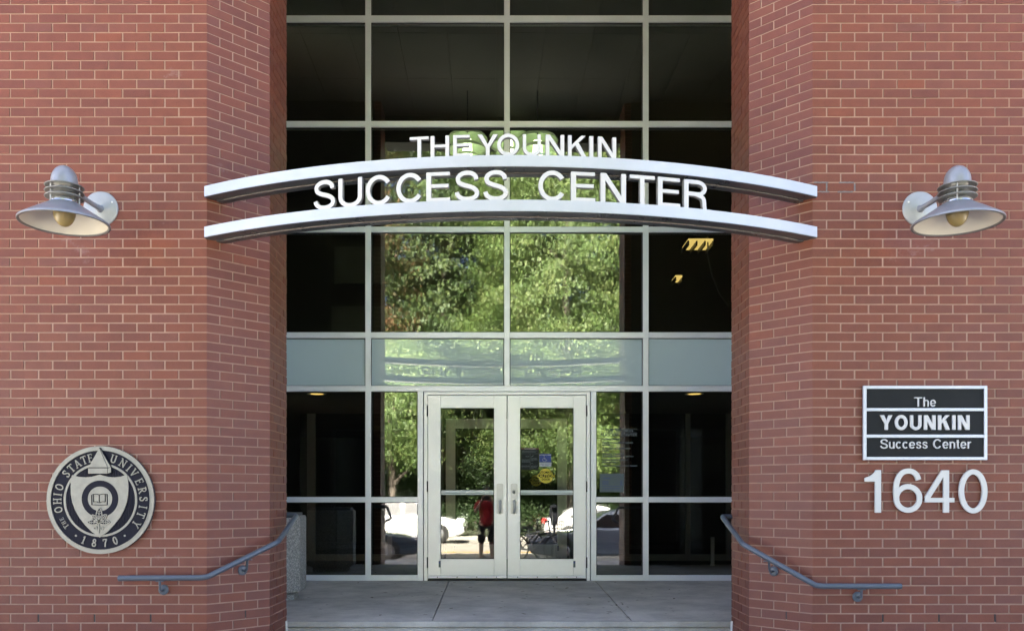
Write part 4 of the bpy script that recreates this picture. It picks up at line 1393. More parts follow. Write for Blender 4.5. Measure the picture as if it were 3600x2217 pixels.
def serif(ch, w=.13):
    b = lambda x0, x1, y0, y1: [(x0, y0), (x1, y1)]
    t = .075
    S = []
    st = lambda pts, ww=w: S.append((pts, ww))
    sf = lambda cx, y, hw=.15: S.append(([(cx - hw, y), (cx + hw, y)], t))
    if ch == 'T': st([(.35, 0), (.35, .97)]); st([(.02, .95), (.68, .95)], .09); sf(.35, .035, .14); st([(.05, .97), (.04, .78)], .07); st([(.65, .97), (.66, .78)], .07); W = .7
    elif ch == 'H': st([(.14, 0), (.14, 1)]); st([(.60, 0), (.60, 1)]); st([(.14, .52), (.60, .52)], .09); [sf(x, y) for x in (.14, .60) for y in (.035, .965)]; W = .74
    elif ch == 'E': st([(.14, 0), (.14, 1)]); st([(.02, .045), (.58, .045)], .09); st([(.02, .955), (.54, .955)], .09); st([(.14, .52), (.44, .52)], .08); st([(.56, .02), (.58, .22)], .07); st([(.53, .98), (.54, .80)], .07); st([(.43, .42), (.43, .62)], .06); W = .6
    elif ch == 'I': st([(.15, 0), (.15, 1)]); sf(.15, .035); sf(.15, .965); W = .3
    elif ch == 'O': st([(.36 + .29 * math.cos(a), .5 + .44 * math.sin(a)) for a in np.linspace(0, 2 * math.pi, 29)]); W = .72
    elif ch == '0': st([(.27 + .20 * math.cos(a), .5 + .44 * math.sin(a)) for a in np.linspace(0, 2 * math.pi, 25)]); W = .54
    elif ch == 'S': st(smooth([(.44, .74), (.40, .90), (.26, .945), (.11, .87), (.10, .70), (.27, .55), (.43, .40), (.44, .18), (.28, .06), (.10, .10), (.05, .28)])); st([(.46, .97), (.46, .72)], .06); st([(.04, .03), (.04, .28)], .06); W = .52
    elif ch == 'A': st([(.09, .02), (.36, .98)], .09); st([(.36, .98), (.63, .02)]); st([(.2, .33), (.53, .33)], .075); sf(.09, .035, .11); sf(.63, .035, .13); W = .74
    elif ch == 'U': st([(.13, .97), (.13, .33)] + arc(.36, .30, .23, .245, 180, 360, 12) + [(.59, .97)]); sf(.13, .965); sf(.59, .965, .13); W = .74
    elif ch == 'N': st([(.12, 0), (.12, .95)], .085); st([(.64, .05), (.64, 1)], .085); st([(.08, .96), (.66, .06)]); sf(.12, .035); sf(.64, .965); sf(.07, .965, .09); W = .78
    elif ch == 'V': st([(.08, .98), (.35, .03)]); st([(.35, .03), (.61, .98)], .09); sf(.08, .965, .13); sf(.61, .965, .12); W = .7
    elif ch == 'R': st([(.14, 0), (.14, 1)]); st([(.14, .95), (.33, .95)] + arc(.33, .72, .19, .23, 90, -90, 10) + [(.14, .49)], .1); st([(.30, .48), (.60, .03)]); sf(.14, .035); sf(.62, .035, .09); st([(.02, .965), (.2, .965)], t); W = .7
    elif ch == 'Y': st([(.07, .98), (.34, .47)]); st([(.62, .98), (.34, .47)], .09); st([(.34, .47), (.34, 0)]); sf(.07, .965, .12); sf(.62, .965, .11); sf(.34, .035); W = .7
    elif ch == '1': st([(.22, .02), (.22, .98)]); st([(.22, .94), (.06, .80)], .08); sf(.22, .04, .17); W = .44
    elif ch == '8': st([(.26 + .15 * math.cos(a), .74 + .20 * math.sin(a)) for a in np.linspace(0, 2 * math.pi, 19)], .11); st([(.26 + .20 * math.cos(a), .28 + .23 * math.sin(a)) for a in np.linspace(0, 2 * math.pi, 21)], .12); W = .52
    elif ch == '7': st([(.04, .94), (.52, .94)], .11); st([(.50, .94), (.30, .5), (.22, .0)]); st([(.06, .97), (.05, .74)], .07); W = .54
    return S, W


ring = [('T', 217.5, .62), ('H', 211.8, .48), ('E', 206.3, .48), ('O', 193, 1), ('H', 181.5, 1), ('I', 172.6, 1), ('O', 162.5, 1), ('S', 142.6, 1), ('T', 132.6, 1), ('A', 122.3, 1), ('T', 112.4, 1), ('E', 103.6, 1),
        ('U', 72, 1), ('N', 58.5, 1), ('I', 48.3, 1), ('V', 39, 1), ('E', 25.6, 1), ('R', 13, 1), ('S', 1.4, 1), ('I', -9.5, 1), ('T', -20, 1), ('Y', -34, 1)]
HL = 106 * U


def ring_letter(ch, ang, k, rmid, flip=False):
    S, W = serif(ch)
    mb = MB()
    hgt = HL * k
    a = R(ang)
    er = Vector((math.cos(a), math.sin(a))); et = Vector((math.sin(a), -math.cos(a)))
    if flip: er = -er; et = -et
    c = Vector((math.cos(a), math.sin(a))) * rmid
    for i, (pts, ww) in enumerate(S):
        P = []
        for p in pts:
            q = c + et * ((p[0] - W / 2) * hgt) + er * ((p[1] - .5) * hgt)
            P.append((q.x, q.y))
        closed = len(P) > 10 and (Vector(P[0]) - Vector(P[-1])).length < 1e-6
        if closed: P = P[:-1]
        mb.stroke(P, ww * hgt * (1.0 if k == 1 else 1.15), -.0295 - i * .0002, -.022, closed)
    o = mb.build('seal_letter', M['bronze'], seal, False)
    o['label'] = 'raised bronze character ' + ch + ' on the seal rim'


for ch, ang, k in ring: ring_letter(ch, ang, k, 556 * U * (1 if k == 1 else 1.0))
for ch, ang in (('1', 247.3), ('8', 261.6), ('7', 276.2), ('0', 290)): ring_letter(ch, ang, .98, 556 * U, True)
dt = MB()
for p in ((430, 1220), (1060, 1220)):
    a, b = qs(*p); dt.plate([(a + q[0], b + q[1]) for q in circ(0, 0, 13 * U, 14)], -.0295, -.022)
dt.build('seal_dot', M['bronze'], seal, False)

# ------------------------------------------------------------------ nameplate and house number
SP = F / (YW - .03)
zq = lambda x, y: ((3020 + x / 5.04 - PX) / SP, EYE + (PY - (1340 + y / 5.04)) / SP)
X0, Z1 = zq(80, 75); X1, Z0 = zq(2275, 1390)
npz = thing('name_plaque', 'black and silver nameplate above the house number on the right brick pier', 'sign', ((X0 + X1) / 2, YW, Z0))
yf = YW - .032
bw = 50 / 5.04 / S1
ia, ib = zq(135, 130), zq(2222, 1335)
MB().box(X0 + .002, X1 - .002, YW - .012, YW - .001, Z0 + .002, Z1 - .002).build('back_plate', M['black_panel'], npz)
fr = MB()
fr.bbox(X0, ia[0], yf, YW - .010, Z0, Z1, .002).bbox(ib[0], X1, yf, YW - .010, Z0, Z1, .002)
fr.bbox(ia[0], ib[0], yf + .001, YW - .010, ia[1], Z1, .002).bbox(ia[0], ib[0], yf + .001, YW - .010, Z0, ib[1], .002)
fr.build('frame', M['alu'], npz)
for (a, b) in ((470, 525), (940, 995)):
    MB().bbox(ia[0], ib[0], yf + .001, YW - .010, zq(0, b)[1], zq(0, a)[1], .002).build('divider_bar', M['alu'], npz)
for (a, b) in ((130, 470), (525, 940), (995, 1335)):
    MB().box(ia[0], ib[0], YW - .020, YW - .012, zq(0, b)[1], zq(0, a)[1]).build('black_panel', M['black_panel'], npz)
for (txt, wst, a, b, ba, ca, gp_) in (('The', .118, 985, 1362, 445, 280, .14), ('YOUNKIN', .195, 378, 1960, 855, 597, .15), ('Success Center', .118, 380, 1985, 1185, 1022, .12)):
    x0, zb = zq(a, ba); x1, zc = zq(b, ca)
    tot = sum(glyph(c, wst)[1] for c in txt) + gp_ * (len(txt) - 1)
    kx = (x1 - x0) / tot; xx = x0
    for c in txt:
        if c != ' ':
            mb = MB(); put_glyph(mb, c, wst, xx, zb, kx, zc - zb, YW - .032, .012)
            mb.build('raised_letter', M['letter'], npz)['label'] = 'raised white letter ' + c
        xx += (glyph(c, wst)[1] + gp_) * kx

zd = lambda x, y: ((3020 + x / 5.117 - PX) / SP, EYE + (PY - (1620 + y / 5.117)) / SP)
for ch, a, b, lab in (('1', 113, 405, 'white numeral one, first digit under the nameplate'), ('6', 628, 1148, 'white numeral six beside the numeral one'),
                      ('4', 1193, 1725, 'white numeral four beside the zero'), ('0', 1808, 2325, 'white numeral zero ending the house number')):
    x0, zb = zd(a, 925); x1, zt = zd(b, 158)
    r = thing('house_numeral', lab, 'house number', ((x0 + x1) / 2, YW, zb), 'numerals of the house number')
    mb = MB()
    put_glyph(mb, ch, .13, x0, zb, (x1 - x0) / glyph(ch, .13)[1], zt - zb, YW - .024, .016)
    mb.build('numeral_face', M['white_sign'], r)
    st_ = MB()
    cxm = (x0 + x1) / 2
    st_.tube([(x0 + (x1 - x0) * (.8 if ch in '14' else .12), YW - .01, zb + (zt - zb) * .5), (x0 + (x1 - x0) * (.8 if ch in '14' else .12), YW + .002, zb + (zt - zb) * .5)], .005, 6)
    st_.build('stud', M['dark_metal'], r)

# ------------------------------------------------------------------ handrails
def make_rail(side, label):
    s = -side        # towards the opening
    def at(px, py, x=None, D=None):
        if D is None: D = x * F / (px - PX)
        return Vector(((px - PX) * D / F, D, EYE + (PY - py) * D / F))
    if side < 0:
        P0 = at(417, 2031, D=YW - .075); P1 = at(723, 2029, D=YW - .075)
        P2 = at(977, 1904, x=XL2 + .085); P3 = at(1043, 1811, x=XL2 + .085)
        br = ((576, 2071, 0), (852, 2003, 1))
    else:
        P0 = at(3168, 2059, D=YW - .075); P1 = at(2873, 2059, D=YW - .075)
        P2 = at(2612, 1912, x=XR2 - .085); P3 = at(2539, 1815, x=XR2 - .085)
        br = ((3014, 2096, 0), (2721, 2006, 1))
    root = thing('handrail', label, 'handrail', (P0.x, YW, PAVE), 'blue grey pipe handrails')
    def rnd(a, b, c, k=.045):
        return [b + (a - b).normalized() * k, b + (a - b).normalized() * k * .35 + (c - b).normalized() * k * .35 * .4, b + (c - b).normalized() * k * .35 + (a - b).normalized() * .0, b + (c - b).normalized() * k]
    P4 = Vector((P3.x - s * .0, P3.y + .03, P3.z + .012))
    wallx = (XL2 if side < 0 else XR2)
    P4 = Vector((wallx - s * .22, max(P3.y, Y3) + .09, P3.z + .004))
    pth = [P0] + rnd(P0, P1, P2) + rnd(P1, P2, P3) + rnd(P2, P3, P4, .03) + [P4]
    MB().tube(pth, .0205, 14).build('rail', M['rail'], root)
    e0 = P0
    for (px, py, f) in br:
        if f == 0: n = Vector((0, -1, 0)); D = YW
        else: n = Vector((s * 1, -1, 0)).normalized(); D = None
        if f == 0: c = at(px, py, D=YW)
        else:
            # on the splay: x = x1 + s*(y-YW)
            x1 = XL1 if side < 0 else XR1
            k = (px - PX) / F
            D = (x1 - s * YW) / (k - s)
            c = at(px, py, D=D)
        b = MB()
        t = Vector((-n.y, n.x, 0)); up = Vector((0, 0, 1))
        rr = .037
        prof = [(rr, 0), (rr, .008), (rr * .7, .014), (.0001, .016)]
        vs = []; fs = []
        for r_, h_ in prof:
            for i in range(20):
                a = 2 * math.pi * i / 20
                vs.append(c + n * h_ + (t * math.cos(a) + up * math.sin(a)) * r_)
        for j in range(len(prof) - 1):
            for i in range(20): fs.append((j * 20 + i, j * 20 + (i + 1) % 20, (j + 1) * 20 + (i + 1) % 20, (j + 1) * 20 + i))
        b.add(vs, fs)
        bo = b.build('bracket', M['rail'], root)
        # nearest rail point above
        best = None
        for A, B in ((P0, P1), (P1, P2)):
            for i in range(60):
                q = A + (B - A) * i / 59
                d = (Vector((q.x, q.y)) - Vector((c.x, c.y)) - Vector((n.x, n.y)) * .075).length
                if best is None or d < best[0]: best = (d, q)
        q = best[1]
        MB().tube([c + n * .008, c + n * .045 - up * .004, c + n * .068 + up * .012, Vector((c.x + n.x * .075, c.y + n.y * .075, q.z - .028)), Vector((q.x, q.y, q.z - .019))], .0095, 8).build('arm', M['rail'], bo)
        MB().bbox(q.x - .028, q.x + .028, q.y - .012, q.y + .012, q.z - .026, q.z - .019, .002).build('saddle', M['rail'], bo)
    return root


make_rail(-1, 'blue grey pipe handrail on the pier below the round seal')
make_rail(1, 'blue grey pipe handrail on the pier below the house number')

# ------------------------------------------------------------------ street life mirrored in the glass
def prof_prism(mb, prof, w0, w1, zmid, mi=0):
    """side profile (x, z) swept over the width; narrower above zmid"""
    n = len(prof)
    vs = []
    for sgn in (-1, 1):
        for x, z in prof:
            k = w0 if z <= zmid else w0 + (w1 - w0) * min(1, (z - zmid) / .5)
            vs.append((x, sgn * k / 2, z))
    fs = [(i, (i + 1) % n, n + (i + 1) % n, n + i) for i in range(n)]
    for t in tessellate_polygon([[Vector((p[0], p[1], 0)) for p in prof]]):
        fs.append((t[0], t[1], t[2])); fs.append((n + t[0], n + t[2], n + t[1]))
    mb.add(vs, fs, mi)


def make_car(name, label, cat, loc, face, paint, suv=False):
    """front at +x in local space"""
    root = thing(name, label, cat, loc, 'cars parked along the street', 0 if face > 0 else math.pi)
    L = 2.35 if suv else 2.3
    h = 1.68 if suv else 1.43
    belt = 1.02 if suv else .92
    hood = 1.02 if suv else .82
    bumper = .36 if suv else .28
    low = [(-L, bumper), (-L - .03, .55), (-L + .02, belt - .12), (-L + .12, belt + (.0 if suv else .02)), (-L + .7, belt + .04), (0.75, belt + .01), (1.05, hood + .02), (1.9, hood - .10), (L - .05, hood - .26), (L + .02, .48), (L - .02, bumper), (1.85, .22), (-1.85, .22)]
    bm = bmesh.new()
    mb = MB(); prof_prism(mb, low, 1.80, 1.70, .6)
    me = mb.mesh('body', paint)
    bm.from_mesh(me)
    bmesh.ops.bevel(bm, geom=[e for e in bm.edges if e.calc_face_angle(0) > .9], offset=.07, segments=3, affect='EDGES', profile=.6)
    for f in bm.faces: f.smooth = True
    bm.to_mesh(me); bm.free()
    body = bpy.data.objects.new('body', me); C.objects.link(body); body.parent = root
    if suv: cab = [(-2.2, belt - .02), (-2.1, 1.40), (-1.85, h - .06), (-1.3, h), (-.2, h - .01), (.25, h - .10), (1.05, belt - .02)]
    else: cab = [(-1.95, belt - .02), (-1.25, h - .10), (-.75, h), (-.1, h - .02), (.2, h - .08), (1.08, belt - .06)]
    mb = MB(); prof_prism(mb, cab, 1.62, 1.22, belt)
    me = mb.mesh('cabin', paint); bm = bmesh.new(); bm.from_mesh(me)
    bmesh.ops.bevel(bm, geom=[e for e in bm.edges if e.calc_face_angle(0) > .9], offset=.05, segments=2, affect='EDGES', profile=.6)
    for f in bm.faces: f.smooth = True
    bm.to_mesh(me); bm.free()
    cabo = bpy.data.objects.new('cabin', me); C.objects.link(cabo); cabo.parent = root
    # side windows, front and rear glass
    def wk(z): return (1.62 + (1.22 - 1.62) * min(1, max(0, z - belt) / .5)) / 2 + .012
    zt = h - .12; zb = belt + .04
    if suv: wins = ([(.85, zb), (.30, zt - .06), (-.35, zt), (-.35, zb)], [(-.45, zb), (-.45, zt), (-1.3, zt), (-1.3, zb)], [(-1.4, zb), (-1.4, zt), (-1.85, zt - .05), (-2.0, zb)])
    else: wins = ([(.82, zb), (.22, zt - .02), (-.30, zt), (-.34, zb)], [(-.42, zb), (-.38, zt), (-.85, zt - .01), (-1.45, zb)])
    for wq in wins:
        for sgn in (-1, 1):
            MB().add([(x, sgn * wk(z), z) for x, z in wq], [tuple(range(len(wq)))]).build('side_window', M['car_glass'], root, False)
    fx = [(cab[-1][0] - .06 + .012, belt + .03), (cab[-2][0] + .012, h - .14)]
    MB().add([(fx[0][0] + .03, -.70, fx[0][1]), (fx[0][0] + .03, .70, fx[0][1]), (fx[1][0] + .06, .56, fx[1][1]), (fx[1][0] + .06, -.56, fx[1][1])], [(0, 1, 2, 3)]).build('windscreen', M['car_glass'], root, False)
    MB().add([(cab[0][0] + .02, -.66, belt + .06), (cab[0][0] + .02, .66, belt + .06), (cab[1][0] - .02, .56, h - .18), (cab[1][0] - .02, -.56, h - .18)], [(0, 1, 2, 3)]).build('rear_window', M['car_glass'], root, False)
    rw = .37 if suv else .33
    for x in (-1.42, 1.42):
        for sgn in (-1, 1):
            y = sgn * .84
            wl = MB().lathe([(.20, -.11), (rw - .03, -.11), (rw, -.07), (rw, .07), (rw - .03, .11), (.20, .11)], 24, (x, y, rw), 'Y').build('tyre', M['tyre'], root, False)
            r = MB().lathe([(.0001, .095), (.06, .10), (.215, .085), (.225, .06)], 20, (x, y, rw), 'Y')
            r.lathe([(.0001, -.095), (.06, -.10), (.215, -.085), (.225, -.06)], 20, (x, y, rw), 'Y')
            for a in range(5):
                pass
            r.build('wheel_rim', M['rim'], wl, False)
    for sgn in (-1, 1):
        MB().bbox(L - .30, L + .015, sgn * .60 - .20, sgn * .60 + .20, hood - .27, hood - .12, .04).build('headlight', M['car_lamp'], root, False)
        MB().bbox(-L - .04, -L + .16, sgn * .70 - .16, sgn * .70 + .16, belt - .22, belt - .03, .03).build('tail_light', M['tail_red'], root, False)
        MB().bbox(.62, .78, sgn * .95 - .10, sgn * .95 + .10, belt + .03, belt + .17, .03).build('wing_mirror', paint, root, False)
    MB().bbox(L - .02, L + .035, -.55, .55, .48, .62, .02).build('grille', M['dark_metal'], root, False)
    return root


make_car('suv', 'white sport utility car parked across the street in full sun, mirrored in the left door', 'car', (-2.95, -12.4, 0), 1, M['car_white'], True)
make_car('sedan', 'dark blue sedan parked at the near kerb in shade, mirrored in the left sidelight', 'car', (-4.2, -3.0, 0), 1, M['car_navy'])
make_car('sedan', 'silver blue sedan parked at the near kerb behind the bicycles, mirrored in the right door', 'car', (3.15, -3.0, 0), -1, M['car_silver'])
make_car('sedan', 'white sedan parked across the street, its red tail lamp mirrored in the right door', 'car', (4.15, -12.5, 0), 1, M['car_white'])


def make_meter(x, y):
    r = thing('parking_meter', 'grey parking meter with rounded head on the kerb, mirrored in the right door', 'parking meter', (x, y, PAVE))
    MB().tube([(0, 0, 0), (0, 0, .95)], .03, 12).build('post', M['meter'], r, False)
    pts = [(-.07, .9), (.07, .9), (.095, 1.02), (.12, 1.18), (.115, 1.28), (.08, 1.36), (0, 1.39), (-.08, 1.36), (-.115, 1.28), (-.12, 1.18), (-.095, 1.02)]
    MB().plate(pts, -.05, .05).build('head', M['meter'], r, False)
    MB().plate([(-.07, 1.2), (.07, 1.2), (.06, 1.31), (-.06, 1.31)], .051, .056).build('window', M['car_glass'], r, False)


make_meter((1975 - 60 - PX) / 146 + .42, -.95)


def make_bike(loc, rot, fcol, label, basket):
    r = thing('bicycle', label, 'bicycle', loc, 'bicycles locked by the kerb', rot)
    for x in (-.52, .52):
        t = MB()
        t.tube([(x + .33 * math.cos(a), 0, .34 + .33 * math.sin(a)) for a in np.linspace(0, 2 * math.pi, 33)], .022, 6, False)
        w_ = t.build('tyre', M['tyre'], r, False)
        s_ = MB()
        for i in range(12):
            a = 2 * math.pi * i / 12
            s_.tube([(x, 0, .34), (x + .31 * math.cos(a), 0, .34 + .31 * math.sin(a))], .0018, 3, False)
        s_.build('spoke', M['chrome'], w_, False)
    f = MB()
    for a, b in (((-.52, .34), (-.08, .30)), ((-.08, .30), (-.2, .80)), ((-.52, .34), (-.18, .72)), ((-.08, .30), (.34, .74)), ((-.17, .70), (.33, .78)), ((.34, .72), (.52, .34)), ((.34, .72), (.29, .95))):
        f.tube([(a[0], 0, a[1]), (b[0], 0, b[1])], .017, 8)
    f.build('frame', fcol, r, False)
    MB().bbox(-.36, -.06, -.07, .07, .80, .87, .03).build('saddle', M['tyre'], r, False)
    MB().tube([(.22, -.28, .98), (.30, -.2, 1.0), (.30, 0, .95), (.30, .2, 1.0), (.22, .28, .98)], .014, 8).build('handlebar', M['tyre'], r, False)
    if basket:
        b = MB()
        for i in range(7):
            q = .36 + .05 * i
            for s_ in (-1, 1): b.tube([(q, s_ * .15, .74), (q + .0, s_ * .17, .98)], .004, 4)
        for z in (.74, .82, .90, .98):
            b.tube([(.36, -.16, z), (.68, -.16, z), (.68, .16, z), (.36, .16, z), (.36, -.16, z)], .005, 4, False)
        b.build('wire_basket', M['dark_metal'], r, False)


make_bike((.95, -.75, PAVE), R(4), M['chrome'], 'bicycle with wire basket by the parking meter, mirrored in the right door', True)
make_bike((.70, -1.25, PAVE), R(-6), M['dark_metal'], 'dark bicycle behind the basket bicycle, mirrored in the right door', False)

# trees -----------------------------------------------------------------
def leaf_mesh(name, blobs, n, size, m, seed):
    """n leaf quads spread in clumps through a set of ellipsoids (cx, cy, cz, rx, ry, rz)"""
    g = np.random.default_rng(seed)
    wts = np.array([b[3] * b[4] * b[5] for b in blobs]) ** .75
    wts /= wts.sum()
    ncl = n // 60
    bi = g.choice(len(blobs), ncl, p=wts)
    B = np.array(blobs)[bi]
    d = g.normal(size=(ncl, 3)); d /= np.linalg.norm(d, axis=1)[:, None]
    rad = g.uniform(.35, 1.0, ncl) ** .45
    cc = B[:, :3] + d * B[:, 3:] * rad[:, None]
    cl = np.repeat(np.arange(ncl), 60)
    p = cc[cl] + g.normal(size=(len(cl), 3)) * np.array([.38, .38, .20]) * g.uniform(.6, 1.5, ncl)[cl][:, None]
    N = len(p)
    nrm = g.normal(size=(N, 3)) * .7 + d[cl] * 1.5 + np.array([0, 0, .8]); nrm /= np.linalg.norm(nrm, axis=1)[:, None]
    t = np.cross(nrm, g.normal(size=(N, 3))); t /= np.linalg.norm(t, axis=1)[:, None]
    b = np.cross(nrm, t)
    s = (size * g.uniform(.6, 1.35, N))[:, None]
    q = np.stack([p - t * s, p + b * s * .5, p + t * s, p - b * s * .5], axis=1).reshape(-1, 3)
    me = bpy.data.meshes.new(name)
    me.vertices.add(4 * N); me.vertices.foreach_set('co', q.astype(np.float32).ravel())
    me.loops.add(4 * N); me.loops.foreach_set('vertex_index', np.arange(4 * N, dtype=np.int32))
    me.polygons.add(N); me.polygons.foreach_set('loop_start', np.arange(0, 4 * N, 4, dtype=np.int32))
    me.polygons.foreach_set('loop_total', np.full(N, 4, dtype=np.int32))
    me.materials.append(m)
    me.update(); me.validate()
    return me


def make_tree(loc, H, rad, base, m, seed, label, n, rot=0.0, size=.13):
    root = thing('street_tree', label, 'tree', loc, 'trees across the street', rot)
    g = random.Random(seed)
    tr = MB()
    lean = g.uniform(-.3, .3)
    tr.tube([(0, 0, -.1), (.05, 0, .5), (lean * .3, .1, H * .25), (lean * .6, 0, H * .5), (lean, .1, H * .85)], [rad * .085, rad * .062, rad * .05, rad * .034, .03], 10)
    blobs = [(lean * .6, 0, base + (H - base) * .55, rad * .8, rad * .8, (H - base) * .45)]
    for i in range(11):
        a = g.uniform(0, 2 * math.pi); hh = g.uniform(.05, .95)
        rr = rad * (1 - abs(hh - .42) * 1.0) * g.uniform(.55, .95)
        z = base + (H - base) * hh
        x, y = rr * math.cos(a), rr * math.sin(a)
        k = rad * g.uniform(.28, .46)
        blobs.append((x, y, z, k, k, k * .75))
        zs = max(H * .18, z - rr * .7)
        tr.tube([(lean * .5, .03, zs), (x * .5, y * .5, (z + zs) / 2 + .2), (x, y, z)], [rad * .028, rad * .018, .015], 6)
    tr.build('trunk', M['trunk'], root, False)
    me = leaf_mesh('crown', blobs, n, size, m, seed)
    o = bpy.data.objects.new('crown', me); C.objects.link(o); o.parent = root
    return root


T = make_tree
T((3.5, -18.6, 0), 20.5, 5.0, 2.8, M['leaf_a'], 21, 'broad bright green tree across the street behind the white sedan', 190000, 0, .062)
T((-2.6, -24.0, 0), 22.5, 4.8, 3.8, M['leaf_b'], 22, 'tall dark green tree across the street between the bright trees', 120000, .6, .075)
T((-6.6, -22.5, 0), 21.5, 4.2, 4.0, M['leaf_d'], 23, 'dark tree with russet leaf tips behind the white sport utility car', 70000, 1.1, .075)
T((-4.3, -18.4, 0), 8.8, 2.6, 2.6, M['leaf_a'], 29, 'small bright green tree across the street behind the white sport utility car', 60000, 1.9, .062)
T((-.6, -29.5, 0), 23.5, 5.2, 3.5, M['leaf_b'], 33, 'tall dark tree rising behind the trees across the street', 60000, .4, .1)
T((7.4, -26.0, 0), 22.0, 4.8, 3.5, M['leaf_b'], 34, 'tall dark tree rising behind the broad bright tree', 60000, 1.4, .1)
T((9.6, -19.5, 0), 18.0, 4.6, 3.6, M['leaf_b'], 24, 'dark green tree across the street beyond the white sedan', 40000, 2.0)
T((-12.2, -20.5, 0), 18.5, 4.8, 4.0, M['leaf_b'], 25, 'dark green tree at the far left end of the row across the street', 36000, .3)
T((14.6, -20.0, 0), 17.0, 4.6, 3.8, M['leaf_a'], 26, 'bright green tree at the far right end of the row across the street', 32000, .9)
T((-4.0, -28.5, 0), 14.5, 3.6, 3.0, M['leaf_c'], 27, 'russet leaved tree in front of the brick house', 26000, .9)
T((2.6, -28.0, 0), 20.5, 4.4, 5.0, M['leaf_b'], 28, 'tall deep green tree standing near the brick house wall', 40000, .2)
for i, (sx_, sy_, sr_, sh_, lab) in enumerate(((-7.6, -23.4, 1.9, 3.6, 'wide dark shrub at the left end below the bright tree'), (-4.6, -23.8, 1.8, 4.4, 'tall dark shrub behind the white sport utility car'),
                                            (-1.9, -23.2, 1.7, 3.4, 'rounded dark shrub between the trunks across the street'), (.9, -23.9, 1.9, 4.6, 'tallest dark shrub in front of the brick house'),
                                            (3.7, -23.3, 1.8, 3.5, 'dark shrub below the broad bright tree'), (6.6, -23.8, 2.0, 4.2, 'wide dark shrub at the right end of the lawn'))):
    sh_o = thing('shrub', lab, 'shrub', (sx_, sy_, 0), 'shrubs in front of the brick house')
    rj = random.Random(40 + i)
    bl = [(rj.uniform(-.6, .6) * sr_, rj.uniform(-.4, .4) * sr_, sh_ * rj.uniform(.25, .8), sr_ * .55, sr_ * .5, sh_ * .28) for _ in range(9)]
    o = bpy.data.objects.new('foliage', leaf_mesh('foliage', bl, 12000, .09, M['hedge'], 50 + i)); C.objects.link(o); o.parent = sh_o
    stm = MB()
    for k in range(4):
        stm.tube([(rj.uniform(-.1, .1), rj.uniform(-.1, .1), 0), (rj.uniform(-.7, .7) * sr_ * .7, rj.uniform(-.4, .4), sh_ * .7)], [.05, .015], 5)
    stm.build('stem', M['trunk'], sh_o, False)

hd = thing('hedge', 'clipped dark green hedge along the lawn across the street', 'hedge', (0, -15.9, 0))
bl = [(x, g0, .62, .75, .5, .62) for x in np.arange(-16, 17, .7) for g0 in (-.1, .25)]
o = bpy.data.objects.new('foliage', leaf_mesh('foliage', bl, 60000, .06, M['hedge'], 31)); C.objects.link(o); o.parent = hd
MB().box(-16.4, 16.4, -.15, .3, 0, .7).build('twigs', M['trunk'], hd, False)

# brick house behind the trees
hs = thing('brick_house', 'red brick house with white trimmed windows behind the trees across the street', 'house', (0, -34, 0))
MB().box(-11, 10, -8, 0, 0, 8.4).build('wall', M['brick_far'], hs, False)
MB().add([(-11.5, .5, 8.3), (10.5, .5, 8.3), (10.5, -8.5, 8.3), (-11.5, -8.5, 8.3), (-11.5, -4, 12), (10.5, -4, 12)], [(0, 1, 5, 4), (2, 3, 4, 5), (1, 2, 5), (3, 0, 4), (0, 3, 2, 1)]).build('roof', M['slate'], hs, False)
for zz in (1.2, 4.9):
    for xx in (-9, -6.2, -3.4, -.6, 2.2, 5.0, 7.8):
        f = MB()
        f.box(xx - .62, xx + .62, .0, .09, zz - .12, zz).box(xx - .62, xx + .62, .0, .08, zz + 2.0, zz + 2.12).box(xx - .62, xx - .5, .0, .07, zz, zz + 2.0).box(xx + .5, xx + .62, .0, .07, zz, zz + 2.0).box(xx - .5, xx + .5, .0, .06, zz + .97, zz + 1.03)
        wo = f.build('window', M['house_trim'], hs, False)
        MB().box(xx - .5, xx + .5, .002, .03, zz, zz + 2.0).build('pane', M['car_glass'], wo, False)
MB().box(-11.02, 10.02, -.02, .14, 8.0, 8.3).build('cornice', M['house_trim'], hs, False)

# ------------------------------------------------------------------ the photographer, mirrored in the left door
def skin_obj(name, verts, edges, radii, m, parent, sub=2):
    me = bpy.data.meshes.new(name)
    me.from_pydata(verts, edges, [])
    me.materials.append(m)
    o = bpy.data.objects.new(name, me); C.objects.link(o); o.parent = parent
    sm = o.modifiers.new('skin', 'SKIN'); sm.use_smooth_shade = True
    lay = me.skin_vertices[0] if me.skin_vertices else None
    if lay is None:
        bm = bmesh.new(); bm.from_mesh(me); bm.verts.layers.skin.verify(); bm.to_mesh(me); bm.free()
        lay = me.skin_vertices[0]
    for i, r in enumerate(radii):
        lay.data[i].radius = (r, r) if not hasattr(r, '__len__') else r
        lay.data[i].use_root = (i == 0)
    ss = o.modifiers.new('subdivision', 'SUBSURF'); ss.levels = sub; ss.render_levels = sub
    return o


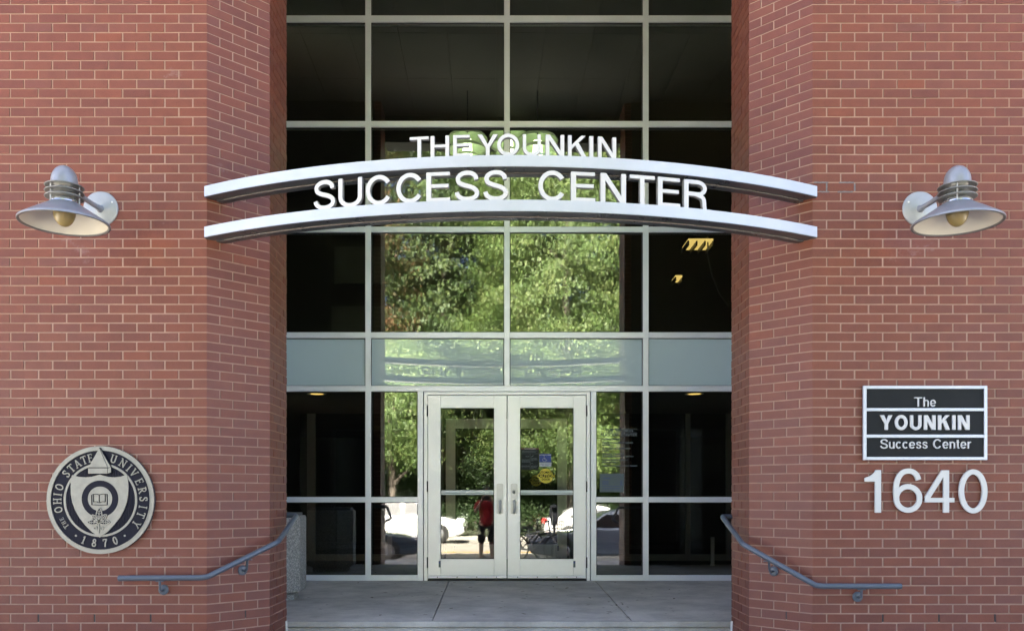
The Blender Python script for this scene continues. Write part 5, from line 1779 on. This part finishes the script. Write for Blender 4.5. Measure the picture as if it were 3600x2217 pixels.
ps = thing('person', 'person in red t-shirt and black shorts holding a camera, mirrored in the door', 'person', (0, -.30, PAVE))
V = []; E = []; RD = []
def add(v, r, p=None):
    V.append(v); RD.append(r)
    if p is not None: E.append((p, len(V) - 1))
    return len(V) - 1
pel = add((0, 0, .96), (.15, .115)); wai = add((0, .0, 1.12), (.145, .105), pel); che = add((0, .0, 1.32), (.165, .115), wai); nb = add((0, -.01, 1.47), (.085, .075), che)
nk = add((0, .0, 1.55), .06, nb); hd1_ = add((0, .02, 1.63), (.075, .09), nk); hd2_ = add((0, .015, 1.72), (.078, .098), hd1_); add((0, .005, 1.80), (.05, .06), hd2_)
for s in (-1, 1):
    hip = add((s * .10, 0, .90), .095, pel); kn = add((s * .12, .02, .50), .06, hip); cf = add((s * .125, -.01, .36), .056, kn); an = add((s * .13, -.02, .10), .037, cf); add((s * .15, .13, .035), .035, an)
    sh = add((s * .19, -.01, 1.42), .062, che); el = add((s * .27, .10, 1.20), .044, sh); wr = add((s * .105, .185, 1.52), .030, el); pm = add((s * .085, .20, 1.585), (.032, .022), wr)
    for k, (dx_, dz_) in enumerate(((.028, .052), (.012, .064), (-.006, .062), (-.022, .05))):
        f1 = add((s * (.085 + dx_ * .7), .205, 1.585 + dz_ * .7), .0095, pm); add((s * (.060 + dx_ * .5), .225, 1.59 + dz_ * 1.15), .008, f1)
    th = add((s * .055, .18, 1.575), .0105, pm); add((s * .035, .16, 1.60), .009, th)
skin_obj('body', V, E, RD, M['skin'], ps)
V, E, RD = [], [], []
a = add((0, 0, .86), (.185, .145)); b = add((0, 0, 1.0), (.18, .14), a); c = add((0, 0, 1.15), (.172, .128), b); d = add((0, 0, 1.34), (.185, .135), c); add((0, -.01, 1.475), (.10, .085), d)
for s in (-1, 1):
    e = add((s * .195, -.01, 1.42), .085, d); add((s * .255, .075, 1.27), .074, e)
skin_obj('shirt', V, E, RD, M['shirt'], ps)
V, E, RD = [], [], []
a = add((0, 0, .97), (.165, .13))
for s in (-1, 1):
    e = add((s * .10, 0, .86), .118, a); f = add((s * .118, .01, .66), .105, e); add((s * .122, .015, .47), .10, f)
skin_obj('shorts', V, E, RD, M['shorts'], ps)
MB().lathe([(.0001, .185), (.05, .175), (.085, .13), (.098, .07), (.094, .02), (.085, .0)], 20, (0, -.01, 1.66)).build('hair', M['hair'], ps, False)
for s in (-1, 1):
    MB().bbox(s * .145 - .05, s * .145 + .05, -.09, .19, 0, .09, .03).build('shoe', M['tyre'], ps, False)
    MB().lathe([(.0001, -.012), (.02, -.006), (.03, 0), (.02, .008), (.0001, .012)], 10, (s * .088, .0, 1.64), 'X').build('ear', M['skin'], ps, False)
MB().lathe([(.0001, .03), (.012, .015), (.018, -.01)], 10, (0, .10, 1.615), 'Y').build('nose', M['skin'], ps, False)
cmo = thing('camera', 'black camera held to the face of the person in the red shirt', 'camera', (0, -.12, EYE - .05))
MB().bbox(-.07, .07, -.03, .03, -.045, .04, .01).bbox(-.025, .025, -.03, .03, .035, .065, .008).build('camera_body', M['camera'], cmo, False)
MB().lathe([(.0001, .095), (.03, .094), (.038, .095), (.038, .03)], 20, (0, 0, -.005), 'Y').build('lens', M['camera'], cmo, False)
